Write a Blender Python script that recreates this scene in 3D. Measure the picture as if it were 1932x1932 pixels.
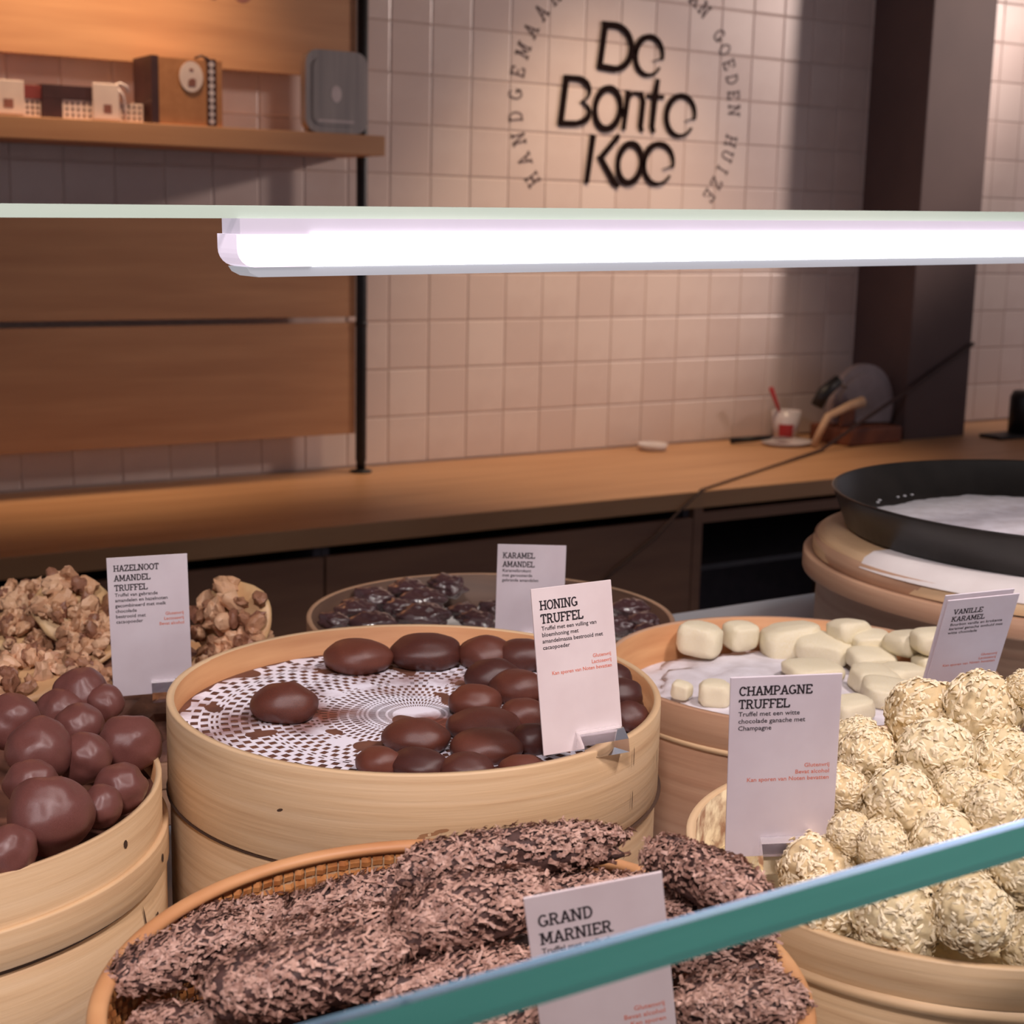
import bpy, bmesh, math, random
import numpy as np
from mathutils import Vector, Matrix, noise

PI = math.pi
R = math.radians
for o in list(bpy.data.objects):
    bpy.data.objects.remove(o, do_unlink=True)
SC = bpy.context.scene
COL = SC.collection

# ------------------------------------------------------------------ camera
EYE = 1.57
cam_d = bpy.data.cameras.new('camera')
cam_d.sensor_width = 36.0
cam_d.lens = 53.545
cam_d.clip_start = 0.02
cam = bpy.data.objects.new('camera', cam_d)
COL.objects.link(cam)
_F = Vector((0.53093, 0.82653, -0.18703)).normalized()
_pit, _rol, _th = 0.1881388, 0.0229773, 0.5710559
_F = Vector((math.sin(_th)*math.cos(_pit), math.cos(_th)*math.cos(_pit), -math.sin(_pit)))
_R0 = Vector((math.cos(_th), -math.sin(_th), 0))
_U0 = _R0.cross(_F)
_Rt = _R0*math.cos(_rol) + _U0*math.sin(_rol)
_Up = _U0*math.cos(_rol) - _R0*math.sin(_rol)
m = Matrix.Identity(4)
for i in range(3):
    m[i][0], m[i][1], m[i][2] = _Rt[i], _Up[i], -_F[i]
m[2][3] = EYE
cam.matrix_world = m
cam_d.dof.use_dof = True
cam_d.dof.focus_distance = 0.86
cam_d.dof.aperture_fstop = 17.0
SC.camera = cam

# ------------------------------------------------------------------ world, lamps, exposure
SC.view_settings.view_transform = 'Standard'
SC.view_settings.look = 'None'
SC.view_settings.exposure = 0.45
SC.view_settings.gamma = 1.0
SC.view_settings.use_curve_mapping = False
w = bpy.data.worlds.new('shop_ambient')
SC.world = w
w.use_nodes = True
bg = w.node_tree.nodes['Background']
bg.inputs[0].default_value = (0.86, 0.78, 0.86, 1)
bg.inputs[1].default_value = 0.20

def lamp(name, kind, loc, target, power, color, **kw):
    d = bpy.data.lights.new(name, kind)
    d.energy = power
    d.color = color
    for k, v in kw.items():
        setattr(d, k, v)
    o = bpy.data.objects.new(name, d)
    COL.objects.link(o)
    o.location = loc
    o.rotation_euler = (Vector(target) - Vector(loc)).to_track_quat('-Z', 'Y').to_euler()
    o['kind'] = 'structure'
    return o

WARM = (1.0, 0.72, 0.48)
lamp('downlight_shelf', 'SPOT', (1.05, 3.22, 2.92), (1.05, 3.60, 2.22), 105, (1.0, 0.68, 0.42), spot_size=R(70), spot_blend=0.95, shadow_soft_size=0.05)
lamp('downlight_right', 'SPOT', (4.75, 2.9, 2.92), (4.62, 3.66, 1.9), 38, (1.0, 0.82, 0.74), spot_size=R(56), spot_blend=0.6, shadow_soft_size=0.06)
lamp('downlight_sign', 'SPOT', (2.62, 2.92, 2.92), (2.60, 3.50, 1.0), 68, WARM, spot_size=R(62), spot_blend=0.9, shadow_soft_size=0.06)
lamp('spotlight_right', 'SPOT', (6.0, 1.75, 2.85), (3.10, 3.66, 2.12), 275, (1.0, 0.80, 0.72), spot_size=R(37), spot_blend=0.6, shadow_soft_size=0.16)
lamp('pillar_fill_spot', 'SPOT', (-1.5, 0.5, 2.92), (3.75, 3.5, 1.75), 60, (0.80, 0.80, 1.0), spot_size=R(22), spot_blend=0.8, shadow_soft_size=0.16)  # unseen bluish fill added to lift the pillar's dark left face
lamp('fill_spot_customer', 'SPOT', (-0.6, -0.7, 2.92), (0.45, 0.68, 1.2), 120, (1.0, 0.87, 0.89), spot_size=R(42), spot_blend=0.5, shadow_soft_size=0.16)  # unseen fill from the customer side, added to brighten cards and goods
lamp('fill_spot_case', 'SPOT', (0.9, -0.2, 2.92), (0.62, 0.80, 1.2), 70, (1.0, 0.87, 0.85), spot_size=R(54), spot_blend=0.7, shadow_soft_size=0.16)  # second unseen fill, added above the case to brighten the goods

# ------------------------------------------------------------------ materials
def lin(c):
    return tuple((x/12.92 if x <= 0.04045 else ((x+0.055)/1.055)**2.4) for x in [v/255.0 for v in c]) + (1,)

def mat(name, c1, c2=None, rough=0.6, scale=(20, 20, 20), detail=4, ramp=(0.35, 0.65), bump=0.0, bscale=None,
        metal=0.0, spec=0.5, coat=0.0, trans=0.0, sheen=0.0, emit=None, estr=0.0, rand=0.0, c3=None, sss=0.0):
    m = bpy.data.materials.new(name)
    m.use_nodes = True
    nt = m.node_tree
    p = nt.nodes['Principled BSDF']
    p.inputs['Roughness'].default_value = rough
    p.inputs['Metallic'].default_value = metal
    p.inputs['Specular IOR Level'].default_value = spec
    p.inputs['Coat Weight'].default_value = coat
    p.inputs['Transmission Weight'].default_value = trans
    p.inputs['Sheen Weight'].default_value = sheen
    if sss:
        p.inputs['Subsurface Weight'].default_value = sss
        p.inputs['Subsurface Radius'].default_value = (0.006, 0.004, 0.002)
    p.inputs['Base Color'].default_value = lin(c1)
    if emit:
        p.inputs['Emission Color'].default_value = lin(emit)
        p.inputs['Emission Strength'].default_value = estr
    if c2:
        tc = nt.nodes.new('ShaderNodeTexCoord')
        mp = nt.nodes.new('ShaderNodeMapping')
        mp.inputs['Scale'].default_value = scale
        ns = nt.nodes.new('ShaderNodeTexNoise')
        ns.inputs['Scale'].default_value = 1.0
        ns.inputs['Detail'].default_value = detail
        rp = nt.nodes.new('ShaderNodeValToRGB')
        rp.color_ramp.elements[0].position = ramp[0]
        rp.color_ramp.elements[1].position = ramp[1]
        rp.color_ramp.elements[0].color = lin(c1)
        rp.color_ramp.elements[1].color = lin(c2)
        if c3:
            e = rp.color_ramp.elements.new((ramp[0]+ramp[1])/2)
            e.color = lin(c3)
        nt.links.new(tc.outputs['Object'], mp.inputs[0])
        nt.links.new(mp.outputs[0], ns.inputs['Vector'])
        if rand:
            oi = nt.nodes.new('ShaderNodeObjectInfo')
            mm = nt.nodes.new('ShaderNodeMath'); mm.operation = 'MULTIPLY_ADD'
            ms = nt.nodes.new('ShaderNodeMath'); ms.operation = 'SUBTRACT'
            ms.inputs[1].default_value = 0.5
            nt.links.new(oi.outputs['Random'], ms.inputs[0])
            nt.links.new(ms.outputs[0], mm.inputs[0])
            mm.inputs[1].default_value = rand
            nt.links.new(ns.outputs['Fac'], mm.inputs[2])
            nt.links.new(mm.outputs[0], rp.inputs[0])
        else:
            nt.links.new(ns.outputs['Fac'], rp.inputs[0])
        nt.links.new(rp.outputs[0], p.inputs['Base Color'])
        if bump:
            n2 = ns
            if bscale:
                mp2 = nt.nodes.new('ShaderNodeMapping')
                mp2.inputs['Scale'].default_value = bscale
                n2 = nt.nodes.new('ShaderNodeTexNoise')
                n2.inputs['Scale'].default_value = 1.0
                n2.inputs['Detail'].default_value = 5
                nt.links.new(tc.outputs['Object'], mp2.inputs[0])
                nt.links.new(mp2.outputs[0], n2.inputs['Vector'])
            b = nt.nodes.new('ShaderNodeBump')
            b.inputs['Strength'].default_value = bump
            b.inputs['Distance'].default_value = 0.002
            nt.links.new(n2.outputs['Fac'], b.inputs['Height'])
            nt.links.new(b.outputs[0], p.inputs['Normal'])
    return m

def glass_mat(name, tint, gloss=(1, 1, 1), rough=0.02, ior=1.5, boost=1.0):
    m = bpy.data.materials.new(name)
    m.use_nodes = True
    nt = m.node_tree
    nt.nodes.remove(nt.nodes['Principled BSDF'])
    out = nt.nodes['Material Output']
    t = nt.nodes.new('ShaderNodeBsdfTransparent')
    t.inputs[0].default_value = tint + (1,)
    g = nt.nodes.new('ShaderNodeBsdfGlossy')
    g.inputs[0].default_value = gloss + (1,)
    g.inputs['Roughness'].default_value = rough
    lw = nt.nodes.new('ShaderNodeLayerWeight')
    lw.inputs['Blend'].default_value = 0.5
    f = nt.nodes.new('ShaderNodeMath'); f.operation = 'POWER'      # reflection rises with the grazing angle, same from both sides
    f.inputs[1].default_value = 5.0
    nt.links.new(lw.outputs['Facing'], f.inputs[0])
    f2 = nt.nodes.new('ShaderNodeMath'); f2.operation = 'MULTIPLY_ADD'
    f2.inputs[1].default_value = 0.92
    f2.inputs[2].default_value = 0.04
    nt.links.new(f.outputs[0], f2.inputs[0])
    mu = nt.nodes.new('ShaderNodeMath'); mu.operation = 'MULTIPLY'; mu.use_clamp = True
    mu.inputs[1].default_value = boost
    mx = nt.nodes.new('ShaderNodeMixShader')
    nt.links.new(f2.outputs[0], mu.inputs[0])
    nt.links.new(mu.outputs[0], mx.inputs[0])
    nt.links.new(t.outputs[0], mx.inputs[1])
    nt.links.new(g.outputs[0], mx.inputs[2])
    nt.links.new(mx.outputs[0], out.inputs[0])
    return m

M = {}
M['tile'] = mat('cream_tile', (222, 204, 196), (214, 194, 186), rough=0.32, scale=(9, 9, 9), rand=0.5, bump=0.12, bscale=(14, 14, 14))
M['grout'] = mat('grout', (208, 188, 178), (214, 194, 184), rough=0.9, scale=(60, 60, 60))
M['pillar'] = mat('taupe_paint', (98, 80, 77), (92, 75, 73), rough=0.62, scale=(5, 5, 5), spec=0.25)
M['floor'] = mat('floor', (110, 100, 95), (90, 82, 78), rough=0.6)
M['ceil'] = mat('ceiling', (180, 170, 165), (170, 160, 155), rough=0.9)
M['oak'] = mat('oak_panel', (198, 148, 108), (174, 124, 88), rough=0.5, scale=(2.2, 6, 26), detail=6, ramp=(0.3, 0.75), bump=0.06)
M['oak_top'] = mat('oak_worktop', (206, 160, 118), (184, 136, 96), rough=0.45, scale=(2.0, 22, 9), detail=6, ramp=(0.3, 0.75), bump=0.05)
M['cab'] = mat('cabinet_front', (150, 112, 88), (134, 98, 78), rough=0.55, scale=(3, 6, 20), detail=5)
M['cab_dark'] = mat('cabinet_inside', (84, 78, 86), (72, 68, 76), rough=0.7)
M['black'] = mat('black_metal', (26, 24, 26), (34, 31, 33), rough=0.45, scale=(40, 40, 40), metal=0.2)
M['ink'] = mat('dark_lettering', (24, 10, 10), (30, 16, 15), rough=0.9, spec=0.1)
M['ink_grey'] = mat('grey_lettering', (96, 76, 76), (112, 92, 92), rough=0.7)
M['print'] = mat('black_print', (38, 30, 36), (50, 42, 46), rough=0.8)
M['print_red'] = mat('orange_print', (214, 112, 88), (224, 130, 104), rough=0.8)
M['card'] = mat('card_stock', (226, 216, 222), (218, 206, 212), rough=0.42, scale=(30, 30, 30))
M['card_warm'] = mat('card_stock_warm', (228, 214, 214), (220, 204, 204), rough=0.42, scale=(30, 30, 30))
M['wood'] = mat('pale_bentwood', (220, 190, 152), (188, 150, 112), rough=0.55, scale=(7, 7, 190), detail=6, ramp=(0.25, 0.8), bump=0.25, c3=(212, 179, 138))
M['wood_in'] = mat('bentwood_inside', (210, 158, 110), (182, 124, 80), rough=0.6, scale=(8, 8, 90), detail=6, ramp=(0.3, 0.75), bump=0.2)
M['wood_pink'] = mat('aged_bentwood', (196, 158, 128), (170, 128, 100), rough=0.6, scale=(5, 5, 130), detail=6, ramp=(0.28, 0.78), bump=0.25)
M['inner_shade'] = mat('shade_dark_wood', (112, 82, 66), (94, 68, 56), rough=0.6, scale=(8, 8, 60))  # wood darkened to put the basket's inner shade into its colour
M['dusted'] = mat('flake_dusted_wood', (150, 112, 84), (226, 208, 170), rough=0.8, scale=(90, 90, 90), ramp=(0.35, 0.6), detail=6)
M['seal_wood'] = mat('brown_stain', (168, 122, 84), (150, 106, 72), rough=0.7)
M['wood_dark'] = mat('dark_wood_gap', (74, 50, 34), (60, 40, 28), rough=0.8)
M['rim'] = mat('rim_cane', (214, 160, 110), (190, 130, 84), rough=0.5, scale=(12, 12, 60), detail=4, bump=0.1)
M['weave'] = mat('woven_cane', (206, 142, 84), (176, 108, 58), rough=0.55, scale=(120, 120, 120), detail=3, bump=0.1)
M['milk'] = mat('milk_chocolate', (116, 72, 66), (98, 58, 52), rough=0.3, scale=(60, 60, 60), bump=0.15, bscale=(160, 160, 160))
M['cocoa'] = mat('cocoa_dusted_truffle', (104, 56, 42), (66, 34, 30), rough=0.42, scale=(50, 50, 50), ramp=(0.3, 0.7), detail=5, bump=0.12, rand=0.5)
M['dark'] = mat('dark_glossy_chocolate', (92, 60, 62), (64, 40, 44), rough=0.22, scale=(60, 60, 60), bump=0.2, bscale=(220, 220, 220), coat=1.0, spec=0.8)
M['white_choc'] = mat('cream_flake_core', (238, 220, 176), (226, 198, 148), rough=0.65, scale=(120, 120, 120), bump=0.4, bscale=(420, 420, 420), rand=0.25)
M['white_flake'] = mat('cream_flakes', (246, 234, 204), (236, 214, 172), rough=0.55, scale=(150, 150, 150))
M['fondant'] = mat('sugared_fondant', (220, 206, 160), (234, 228, 212), rough=0.6, scale=(70, 70, 70), ramp=(0.4, 0.62), bump=0.15)
M['sugar'] = mat('icing_sugar', (226, 222, 228), (210, 204, 208), rough=0.85, scale=(60, 60, 60), bump=0.4, bscale=(180, 180, 180))
M['flake_core'] = mat('chocolate_log', (86, 58, 51), (54, 34, 31), rough=0.7, scale=(90, 90, 90))
M['flake'] = mat('milk_chocolate_shavings', (202, 163, 145), (140, 102, 88), rough=0.5, scale=(200, 200, 200), ramp=(0.34, 0.68), detail=2)
M['nut'] = mat('chopped_hazelnut', (214, 170, 136), (112, 66, 54), rough=0.5, scale=(60, 60, 60), ramp=(0.36, 0.74), rand=0.5, c3=(196, 144, 106))
M['nut_crumb'] = mat('brown_nut_crumb', (122, 82, 64), (84, 52, 42), rough=0.7, scale=(70, 70, 70))
M['nut_base'] = mat('cream_chocolate_base', (214, 176, 130), (196, 152, 108), rough=0.45, scale=(50, 50, 50))
M['doily'] = mat('cocoa_stained_doily', (236, 232, 242), (124, 68, 52), rough=0.85, scale=(15, 15, 15), detail=11, ramp=(0.47, 0.63))
M['dust_shade_board'] = mat('cocoa_and_shade_board', (120, 76, 56), (92, 56, 44), rough=0.8, scale=(40, 40, 40))
M['paper'] = mat('white_paper', (232, 226, 222), (222, 214, 210), rough=0.8)
M['deck'] = mat('pale_steel_deck', (178, 190, 204), (168, 182, 196), rough=0.3, scale=(3, 30, 30), spec=0.5)
M['steel_dark'] = mat('case_panel', (72, 72, 78), (64, 64, 70), rough=0.5)
M['tray'] = mat('black_enamel', (34, 31, 30), (42, 38, 36), rough=0.35, scale=(30, 30, 30))
M['glass'] = glass_mat('clear_glass', (0.985, 0.995, 0.99))
M['canopy'] = glass_mat('canopy_glass', (0.93, 0.96, 0.94))
M['edge'] = mat('green_glass_edge', (60, 112, 104), (50, 100, 92), rough=0.18, scale=(3, 40, 40), spec=0.6)
M['edge_pale'] = mat('pale_glass_edge', (206, 222, 206), (196, 216, 200), rough=0.2, scale=(4, 40, 40), emit=(200, 220, 205), estr=0.0)
M['bevel'] = mat('blue_glint_bevel', (120, 168, 220), (170, 200, 226), rough=0.05, scale=(6, 40, 40), metal=0.9)  # blue in the metal colour paints the tint of the edge highlight
M['acryl'] = mat('acrylic', (236, 236, 240), rough=0.03, trans=1.0)
M['tube'] = mat('led_diffuser', (250, 248, 252), rough=0.4, emit=(250, 248, 255), estr=5.0)
M['tube_cap'] = mat('led_end_cap', (236, 226, 238), (228, 220, 232), rough=0.4, emit=(240, 224, 242), estr=0.5)
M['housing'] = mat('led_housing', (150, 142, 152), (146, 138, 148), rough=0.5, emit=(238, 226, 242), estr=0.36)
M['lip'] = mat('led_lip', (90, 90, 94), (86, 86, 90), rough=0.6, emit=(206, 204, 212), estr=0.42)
M['kraft'] = mat('kraft_board', (176, 120, 78), (166, 110, 70), rough=0.7, scale=(50, 50, 50))
M['brownbox'] = mat('dark_brown_box', (70, 40, 42), (60, 34, 36), rough=0.5)
M['redbox'] = mat('red_box', (140, 62, 58), (126, 54, 52), rough=0.5)
M['tagwhite'] = mat('white_tag', (226, 204, 194), (216, 194, 186), rough=0.6)
M['tin'] = mat('brushed_tin', (168, 158, 154), (150, 142, 140), rough=0.38, scale=(60, 4, 4), metal=0.55)
M['seal'] = mat('seal_brown', (150, 96, 84), (130, 80, 70), rough=0.6)
M['plate'] = mat('white_china', (224, 214, 216), (216, 206, 208), rough=0.3)
M['grey_plastic'] = mat('grey_guard', (140, 128, 132), (126, 114, 118), rough=0.4)
M['red'] = mat('red_plastic', (186, 54, 58), (170, 46, 50), rough=0.4)
M['beige'] = mat('beige_wood', (214, 178, 146), (200, 162, 130), rough=0.5)
M['slicer'] = mat('slicer_base', (128, 74, 50), (106, 58, 42), rough=0.5)
M['line'] = mat('dark_line', (70, 48, 44), (60, 42, 40), rough=0.6)
M['ribbon_white'] = mat('spotted_ribbon', (214, 200, 200), (196, 180, 182), rough=0.6)

# ------------------------------------------------------------------ helpers
def obj(name, verts, faces, mats, parent=None, smooth=False, fm=None, loc=None, uv=None):
    me = bpy.data.meshes.new(name)
    me.from_pydata([tuple(v) for v in verts], [], faces)
    if not isinstance(mats, (list, tuple)):
        mats = [mats]
    for k in mats:
        me.materials.append(k)
    if fm:
        me.polygons.foreach_set('material_index', fm)
    if smooth:
        me.polygons.foreach_set('use_smooth', [True]*len(me.polygons))
    me.update()
    return link(name, me, parent, loc)

def link(name, me, parent=None, loc=None):
    o = bpy.data.objects.new(name, me)
    COL.objects.link(o)
    if parent is not None:
        o.parent = parent
    if loc is not None:
        o.location = loc
    return o

def tag(o, label=None, cat=None, group=None, kind=None):
    if label: o['label'] = label
    if cat: o['category'] = cat
    if group: o['group'] = group
    if kind: o['kind'] = kind
    return o

def thing(name, label, cat, loc=(0, 0, 0), rot=(0, 0, 0), group=None):
    o = bpy.data.objects.new(name, None)
    o.empty_display_size = 0.02
    COL.objects.link(o)
    o.location = loc
    o.rotation_euler = rot
    return tag(o, label, cat, group)

class MB:
    def __init__(s):
        s.v, s.f, s.m = [], [], []
    def add(s, v, f, mi=0):
        b = len(s.v)
        s.v += [tuple(x) for x in v]
        s.f += [tuple(b+i for i in q) for q in f]
        s.m += [mi]*len(f)
        return s
    def box(s, x0, x1, y0, y1, z0, z1, bev=0.0, mi=0):
        bm = bmesh.new()
        bmesh.ops.create_cube(bm, size=1)
        for v in bm.verts:
            v.co = ((x0+x1)/2 + v.co.x*(x1-x0), (y0+y1)/2 + v.co.y*(y1-y0), (z0+z1)/2 + v.co.z*(z1-z0))
        if bev:
            bmesh.ops.bevel(bm, geom=list(bm.edges), offset=bev, segments=2, affect='EDGES', profile=0.6)
        bm.verts.index_update()
        s.add([v.co[:] for v in bm.verts], [[v.index for v in f.verts] for f in bm.faces], mi)
        bm.free()
        return s
    def lathe(s, prof, n=48, c=(0, 0, 0), closed=False, a0=0.0, a1=2*PI, mi=0, wob=0.0, seed=0.0):
        full = abs(a1-a0) > 2*PI-1e-6
        k = n if full else n+1
        v = []
        for i in range(k):
            a = a0 + (a1-a0)*i/n
            wv = wob*(math.sin(2*a+seed) + 0.6*math.sin(3*a+2*seed) + 0.4*math.sin(5*a+seed*3)) if wob else 0.0
            for r, z in prof:
                rr = r + wv if r > 1e-6 else 0.0
                v.append((c[0]+rr*math.cos(a), c[1]+rr*math.sin(a), c[2]+z))
        p = len(prof)
        f = []
        for i in range(n):
            j = (i+1) % k
            for q in range(p if closed else p-1):
                q2 = (q+1) % p
                f.append((i*p+q, j*p+q, j*p+q2, i*p+q2))
        if closed and not full:
            f.append(tuple(range(p-1, -1, -1)))
            f.append(tuple((k-1)*p+q for q in range(p)))
        return s.add(v, f, mi)
    def tube(s, pts, r, n=8, mi=0, cap=True):
        pts = [Vector(p) for p in pts]
        rs = r if isinstance(r, (list, tuple)) else [r]*len(pts)
        v, f = [], []
        up = Vector((0, 0, 1))
        for i, p in enumerate(pts):
            t = (pts[min(i+1, len(pts)-1)] - pts[max(i-1, 0)]).normalized()
            a = t.cross(up)
            if a.length < 1e-3: a = t.cross(Vector((0, 1, 0)))
            a.normalize()
            b = t.cross(a).normalized()
            for k in range(n):
                an = 2*PI*k/n
                v.append(p + a*math.cos(an)*rs[i] + b*math.sin(an)*rs[i])
        for i in range(len(pts)-1):
            for k in range(n):
                k2 = (k+1) % n
                f.append((i*n+k, i*n+k2, (i+1)*n+k2, (i+1)*n+k))
        if cap:
            f.append(tuple(range(n-1, -1, -1)))
            f.append(tuple((len(pts)-1)*n+k for k in range(n)))
        return s.add(v, f, mi)
    def prism(s, poly, y0, y1, mi=0):
        """poly in x,z extruded along y"""
        n = len(poly)
        v = [(x, y0, z) for x, z in poly] + [(x, y1, z) for x, z in poly]
        f = [tuple(range(n)), tuple(range(2*n-1, n-1, -1))]
        for i in range(n):
            j = (i+1) % n
            f.append((j, i, n+i, n+j))
        return s.add(v, f, mi)
    def build(s, name, mats, parent=None, smooth=False, loc=None):
        return obj(name, s.v, s.f, mats, parent, smooth, s.m, loc)

_ico = {}
def ico(sub):
    if sub not in _ico:
        bm = bmesh.new()
        bmesh.ops.create_icosphere(bm, subdivisions=sub, radius=1)
        bm.verts.index_update()
        _ico[sub] = ([v.co.copy() for v in bm.verts], [tuple(v.index for v in f.verts) for f in bm.faces])
        bm.free()
    return _ico[sub]

def lump(sub, sx, sy, sz, amp, freq, seed, flat=None, oct_=3, power=1.0):
    vs, fs = ico(sub)
    out = []
    off = Vector((seed*7.3, seed*3.1, seed*5.7))
    for v in vs:
        d = 1.0 + amp*noise.fractal(v*freq + off, 1.0, 2.0, oct_)
        q = v*d
        if power != 1.0:
            q = Vector([math.copysign(abs(c)**power, c) for c in v])*d
        p = Vector((q.x*sx, q.y*sy, q.z*sz))
        if flat is not None and p.z < flat:
            p.z = flat + (p.z-flat)*0.15
        out.append(p)
    return out, fs

# ------------------------------------------------------------------ strokes: slab letters and sign letters
def ribbon(pts, ws):
    """flat ribbon in x,y following pts with half-widths ws -> verts, quads"""
    v, f = [], []
    n = len(pts)
    for i in range(n):
        a = Vector(pts[max(i-1, 0)]); b = Vector(pts[min(i+1, n-1)])
        t = (b-a)
        t = t.normalized() if t.length > 1e-9 else Vector((1, 0))
        nn = Vector((-t.y, t.x))
        p = Vector(pts[i])
        w_ = ws[i] if isinstance(ws, (list, tuple)) else ws
        v += [p+nn*w_, p-nn*w_]
    for i in range(n-1):
        f.append((2*i, 2*i+1, 2*i+3, 2*i+2))
    return v, f

def arc(cx, cy, rx, ry, a0, a1, n=14):
    return [(cx+rx*math.cos(R(a0+(a1-a0)*i/n)), cy+ry*math.sin(R(a0+(a1-a0)*i/n))) for i in range(n+1)]

# slab glyphs on a box of width w and height 1: (width, strokes, slabs) ; stroke = list of points, slab = (x,y) centre
G = {
 'A': (0.86, [[(0.12, 0), (0.43, 1)], [(0.74, 0), (0.43, 1)], [(0.24, .34), (0.62, .34)]], [(0.12, 0), (0.74, 0)]),
 'C': (0.82, [arc(.42, .5, .33, .44, 40, 320)], [(.66, .82)]),
 'D': (0.82, [[(.16, 0), (.16, 1)], [(.05, .94), (.36, .94)] + arc(.36, .5, .34, .44, 90, -90) + [(.05, .06)]], []),
 'E': (0.76, [[(.16, 0), (.16, 1)], [(.04, .94), (.68, .94)], [(.16, .5), (.54, .5)], [(.04, .06), (.70, .06)], [(.66, .94), (.66, .74)], [(.68, .06), (.68, .28)]], []),
 'F': (0.72, [[(.16, 0), (.16, 1)], [(.04, .94), (.68, .94)], [(.16, .5), (.54, .5)], [(.66, .94), (.66, .74)]], [(.16, 0)]),
 'G': (0.86, [arc(.42, .5, .33, .44, 45, 350), [(.48, .42), (.80, .42)], [(.72, .42), (.72, .1)]], []),
 'H': (0.90, [[(.16, 0), (.16, 1)], [(.72, 0), (.72, 1)], [(.16, .5), (.72, .5)]], [(.16, 0), (.16, 1), (.72, 0), (.72, 1)]),
 'I': (0.42, [[(.2, 0), (.2, 1)]], [(.2, 0), (.2, 1)]),
 'K': (0.88, [[(.16, 0), (.16, 1)], [(.16, .42), (.68, 1)], [(.34, .58), (.74, 0)]], [(.16, 0), (.16, 1), (.68, 1), (.74, 0)]),
 'L': (0.72, [[(.16, 0), (.16, 1)], [(.04, .06), (.68, .06)], [(.66, .06), (.66, .3)]], [(.16, 1)]),
 'M': (1.04, [[(.16, 0), (.16, 1)], [(.16, 1), (.5, .2)], [(.5, .2), (.84, 1)], [(.84, 0), (.84, 1)]], [(.16, 0), (.14, 1), (.84, 0), (.86, 1)]),
 'N': (0.92, [[(.16, 0), (.16, 1)], [(.16, 1), (.72, 0)], [(.72, 0), (.72, 1)]], [(.16, 0), (.12, 1), (.74, 1)]),
 'O': (0.86, [arc(.42, .5, .34, .44, 0, 360, 20)], []),
 'P': (0.76, [[(.16, 0), (.16, 1)], [(.05, .94), (.40, .94)] + arc(.40, .70, .26, .24, 90, -90, 8) + [(.16, .46)]], [(.16, 0)]),
 'R': (0.86, [[(.16, 0), (.16, 1)], [(.05, .94), (.40, .94)] + arc(.40, .72, .24, .22, 90, -90, 8) + [(.16, .50)], [(.42, .5), (.70, .0)]], [(.16, 0), (.72, 0)]),
 'S': (0.72, [arc(.36, .72, .26, .22, 30, 240, 8) + arc(.36, .27, .28, .22, 80, -150, 8)], [(.62, .86), (.1, .14)]),
 'T': (0.76, [[(.37, 0), (.37, 1)], [(.04, .94), (.70, .94)], [(.06, .94), (.06, .72)], [(.68, .94), (.68, .72)]], [(.37, 0)]),
 'U': (0.90, [[(.16, 1), (.16, .38)] + arc(.44, .36, .28, .30, 180, 360, 10) + [(.72, 1)]], [(.16, 1), (.72, 1)]),
 'V': (0.88, [[(.12, 1), (.43, 0)], [(.43, 0), (.74, 1)]], [(.12, 1), (.74, 1)]),
 'Z': (0.80, [[(.06, .94), (.70, .94)], [(.68, .94), (.10, .06)], [(.06, .06), (.74, .06)], [(.08, .94), (.08, .74)], [(.72, .06), (.72, .28)]], []),
 "'": (0.34, [[(.16, .7), (.2, 1)]], []),
 ' ': (0.5, [], []),
}

def slab_word(mb, text, x, y, h, hw=0.075, squeeze=0.92, slab=0.13, place=None):
    """adds a word with its baseline at y starting at x; returns the end x. place maps (x,y)->3D"""
    place = place or (lambda a, b: (a, b, 0))
    for ch in text:
        wd, strokes, slabs = G[ch]
        for st in strokes:
            st2 = [(x + px*h*squeeze, y + py*h) for px, py in st]
            v, f = ribbon(st2, hw*h)
            mb.add([place(q[0], q[1]) for q in v], f)
        for sx, sy in slabs:
            cx, cy = x + sx*h*squeeze, y + (sy*0.88 + 0.06)*h
            hwid, hh = slab*h*1.35, 0.06*h
            mb.add([place(cx-hwid, cy-hh), place(cx+hwid, cy-hh), place(cx+hwid, cy+hh), place(cx-hwid, cy+hh)], [(0, 1, 2, 3)])
        x += wd*h*squeeze
    return x

def word_width(text, h, squeeze=0.92):
    return sum(G[c][0] for c in text)*h*squeeze

_DG = None
def text_mesh(lines, size, space, align='LEFT', shear=0.0):
    """body copy set with the built-in font; returns verts and faces in x,y (first baseline at y=0)"""
    V, Fc = [], []
    for i, ln in enumerate(lines):
        cu = bpy.data.curves.new('t', 'FONT')
        cu.body = ln
        cu.size = size
        cu.align_x = align
        cu.resolution_u = 2
        cu.shear = shear
        cu.offset = size*0.012
        o = bpy.data.objects.new('t', cu)
        COL.objects.link(o)
        dg = bpy.context.evaluated_depsgraph_get()
        dg.update()
        me = bpy.data.meshes.new_from_object(o.evaluated_get(dg))
        b = len(V)
        V += [(v.co.x, v.co.y - i*space) for v in me.vertices]
        Fc += [tuple(b+k for k in p.vertices) for p in me.polygons]
        bpy.data.objects.remove(o, do_unlink=True)
        bpy.data.curves.remove(cu)
        bpy.data.meshes.remove(me)
    return V, Fc

# ================================================================== THE ROOM
WY = 3.666          # tiled wall
CT = 0.907          # worktop height
def struct(name, mb, m, smooth=False, parent=None):
    o = mb.build(name, m, parent, smooth)
    if parent is None: o['kind'] = 'structure'
    return o

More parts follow.
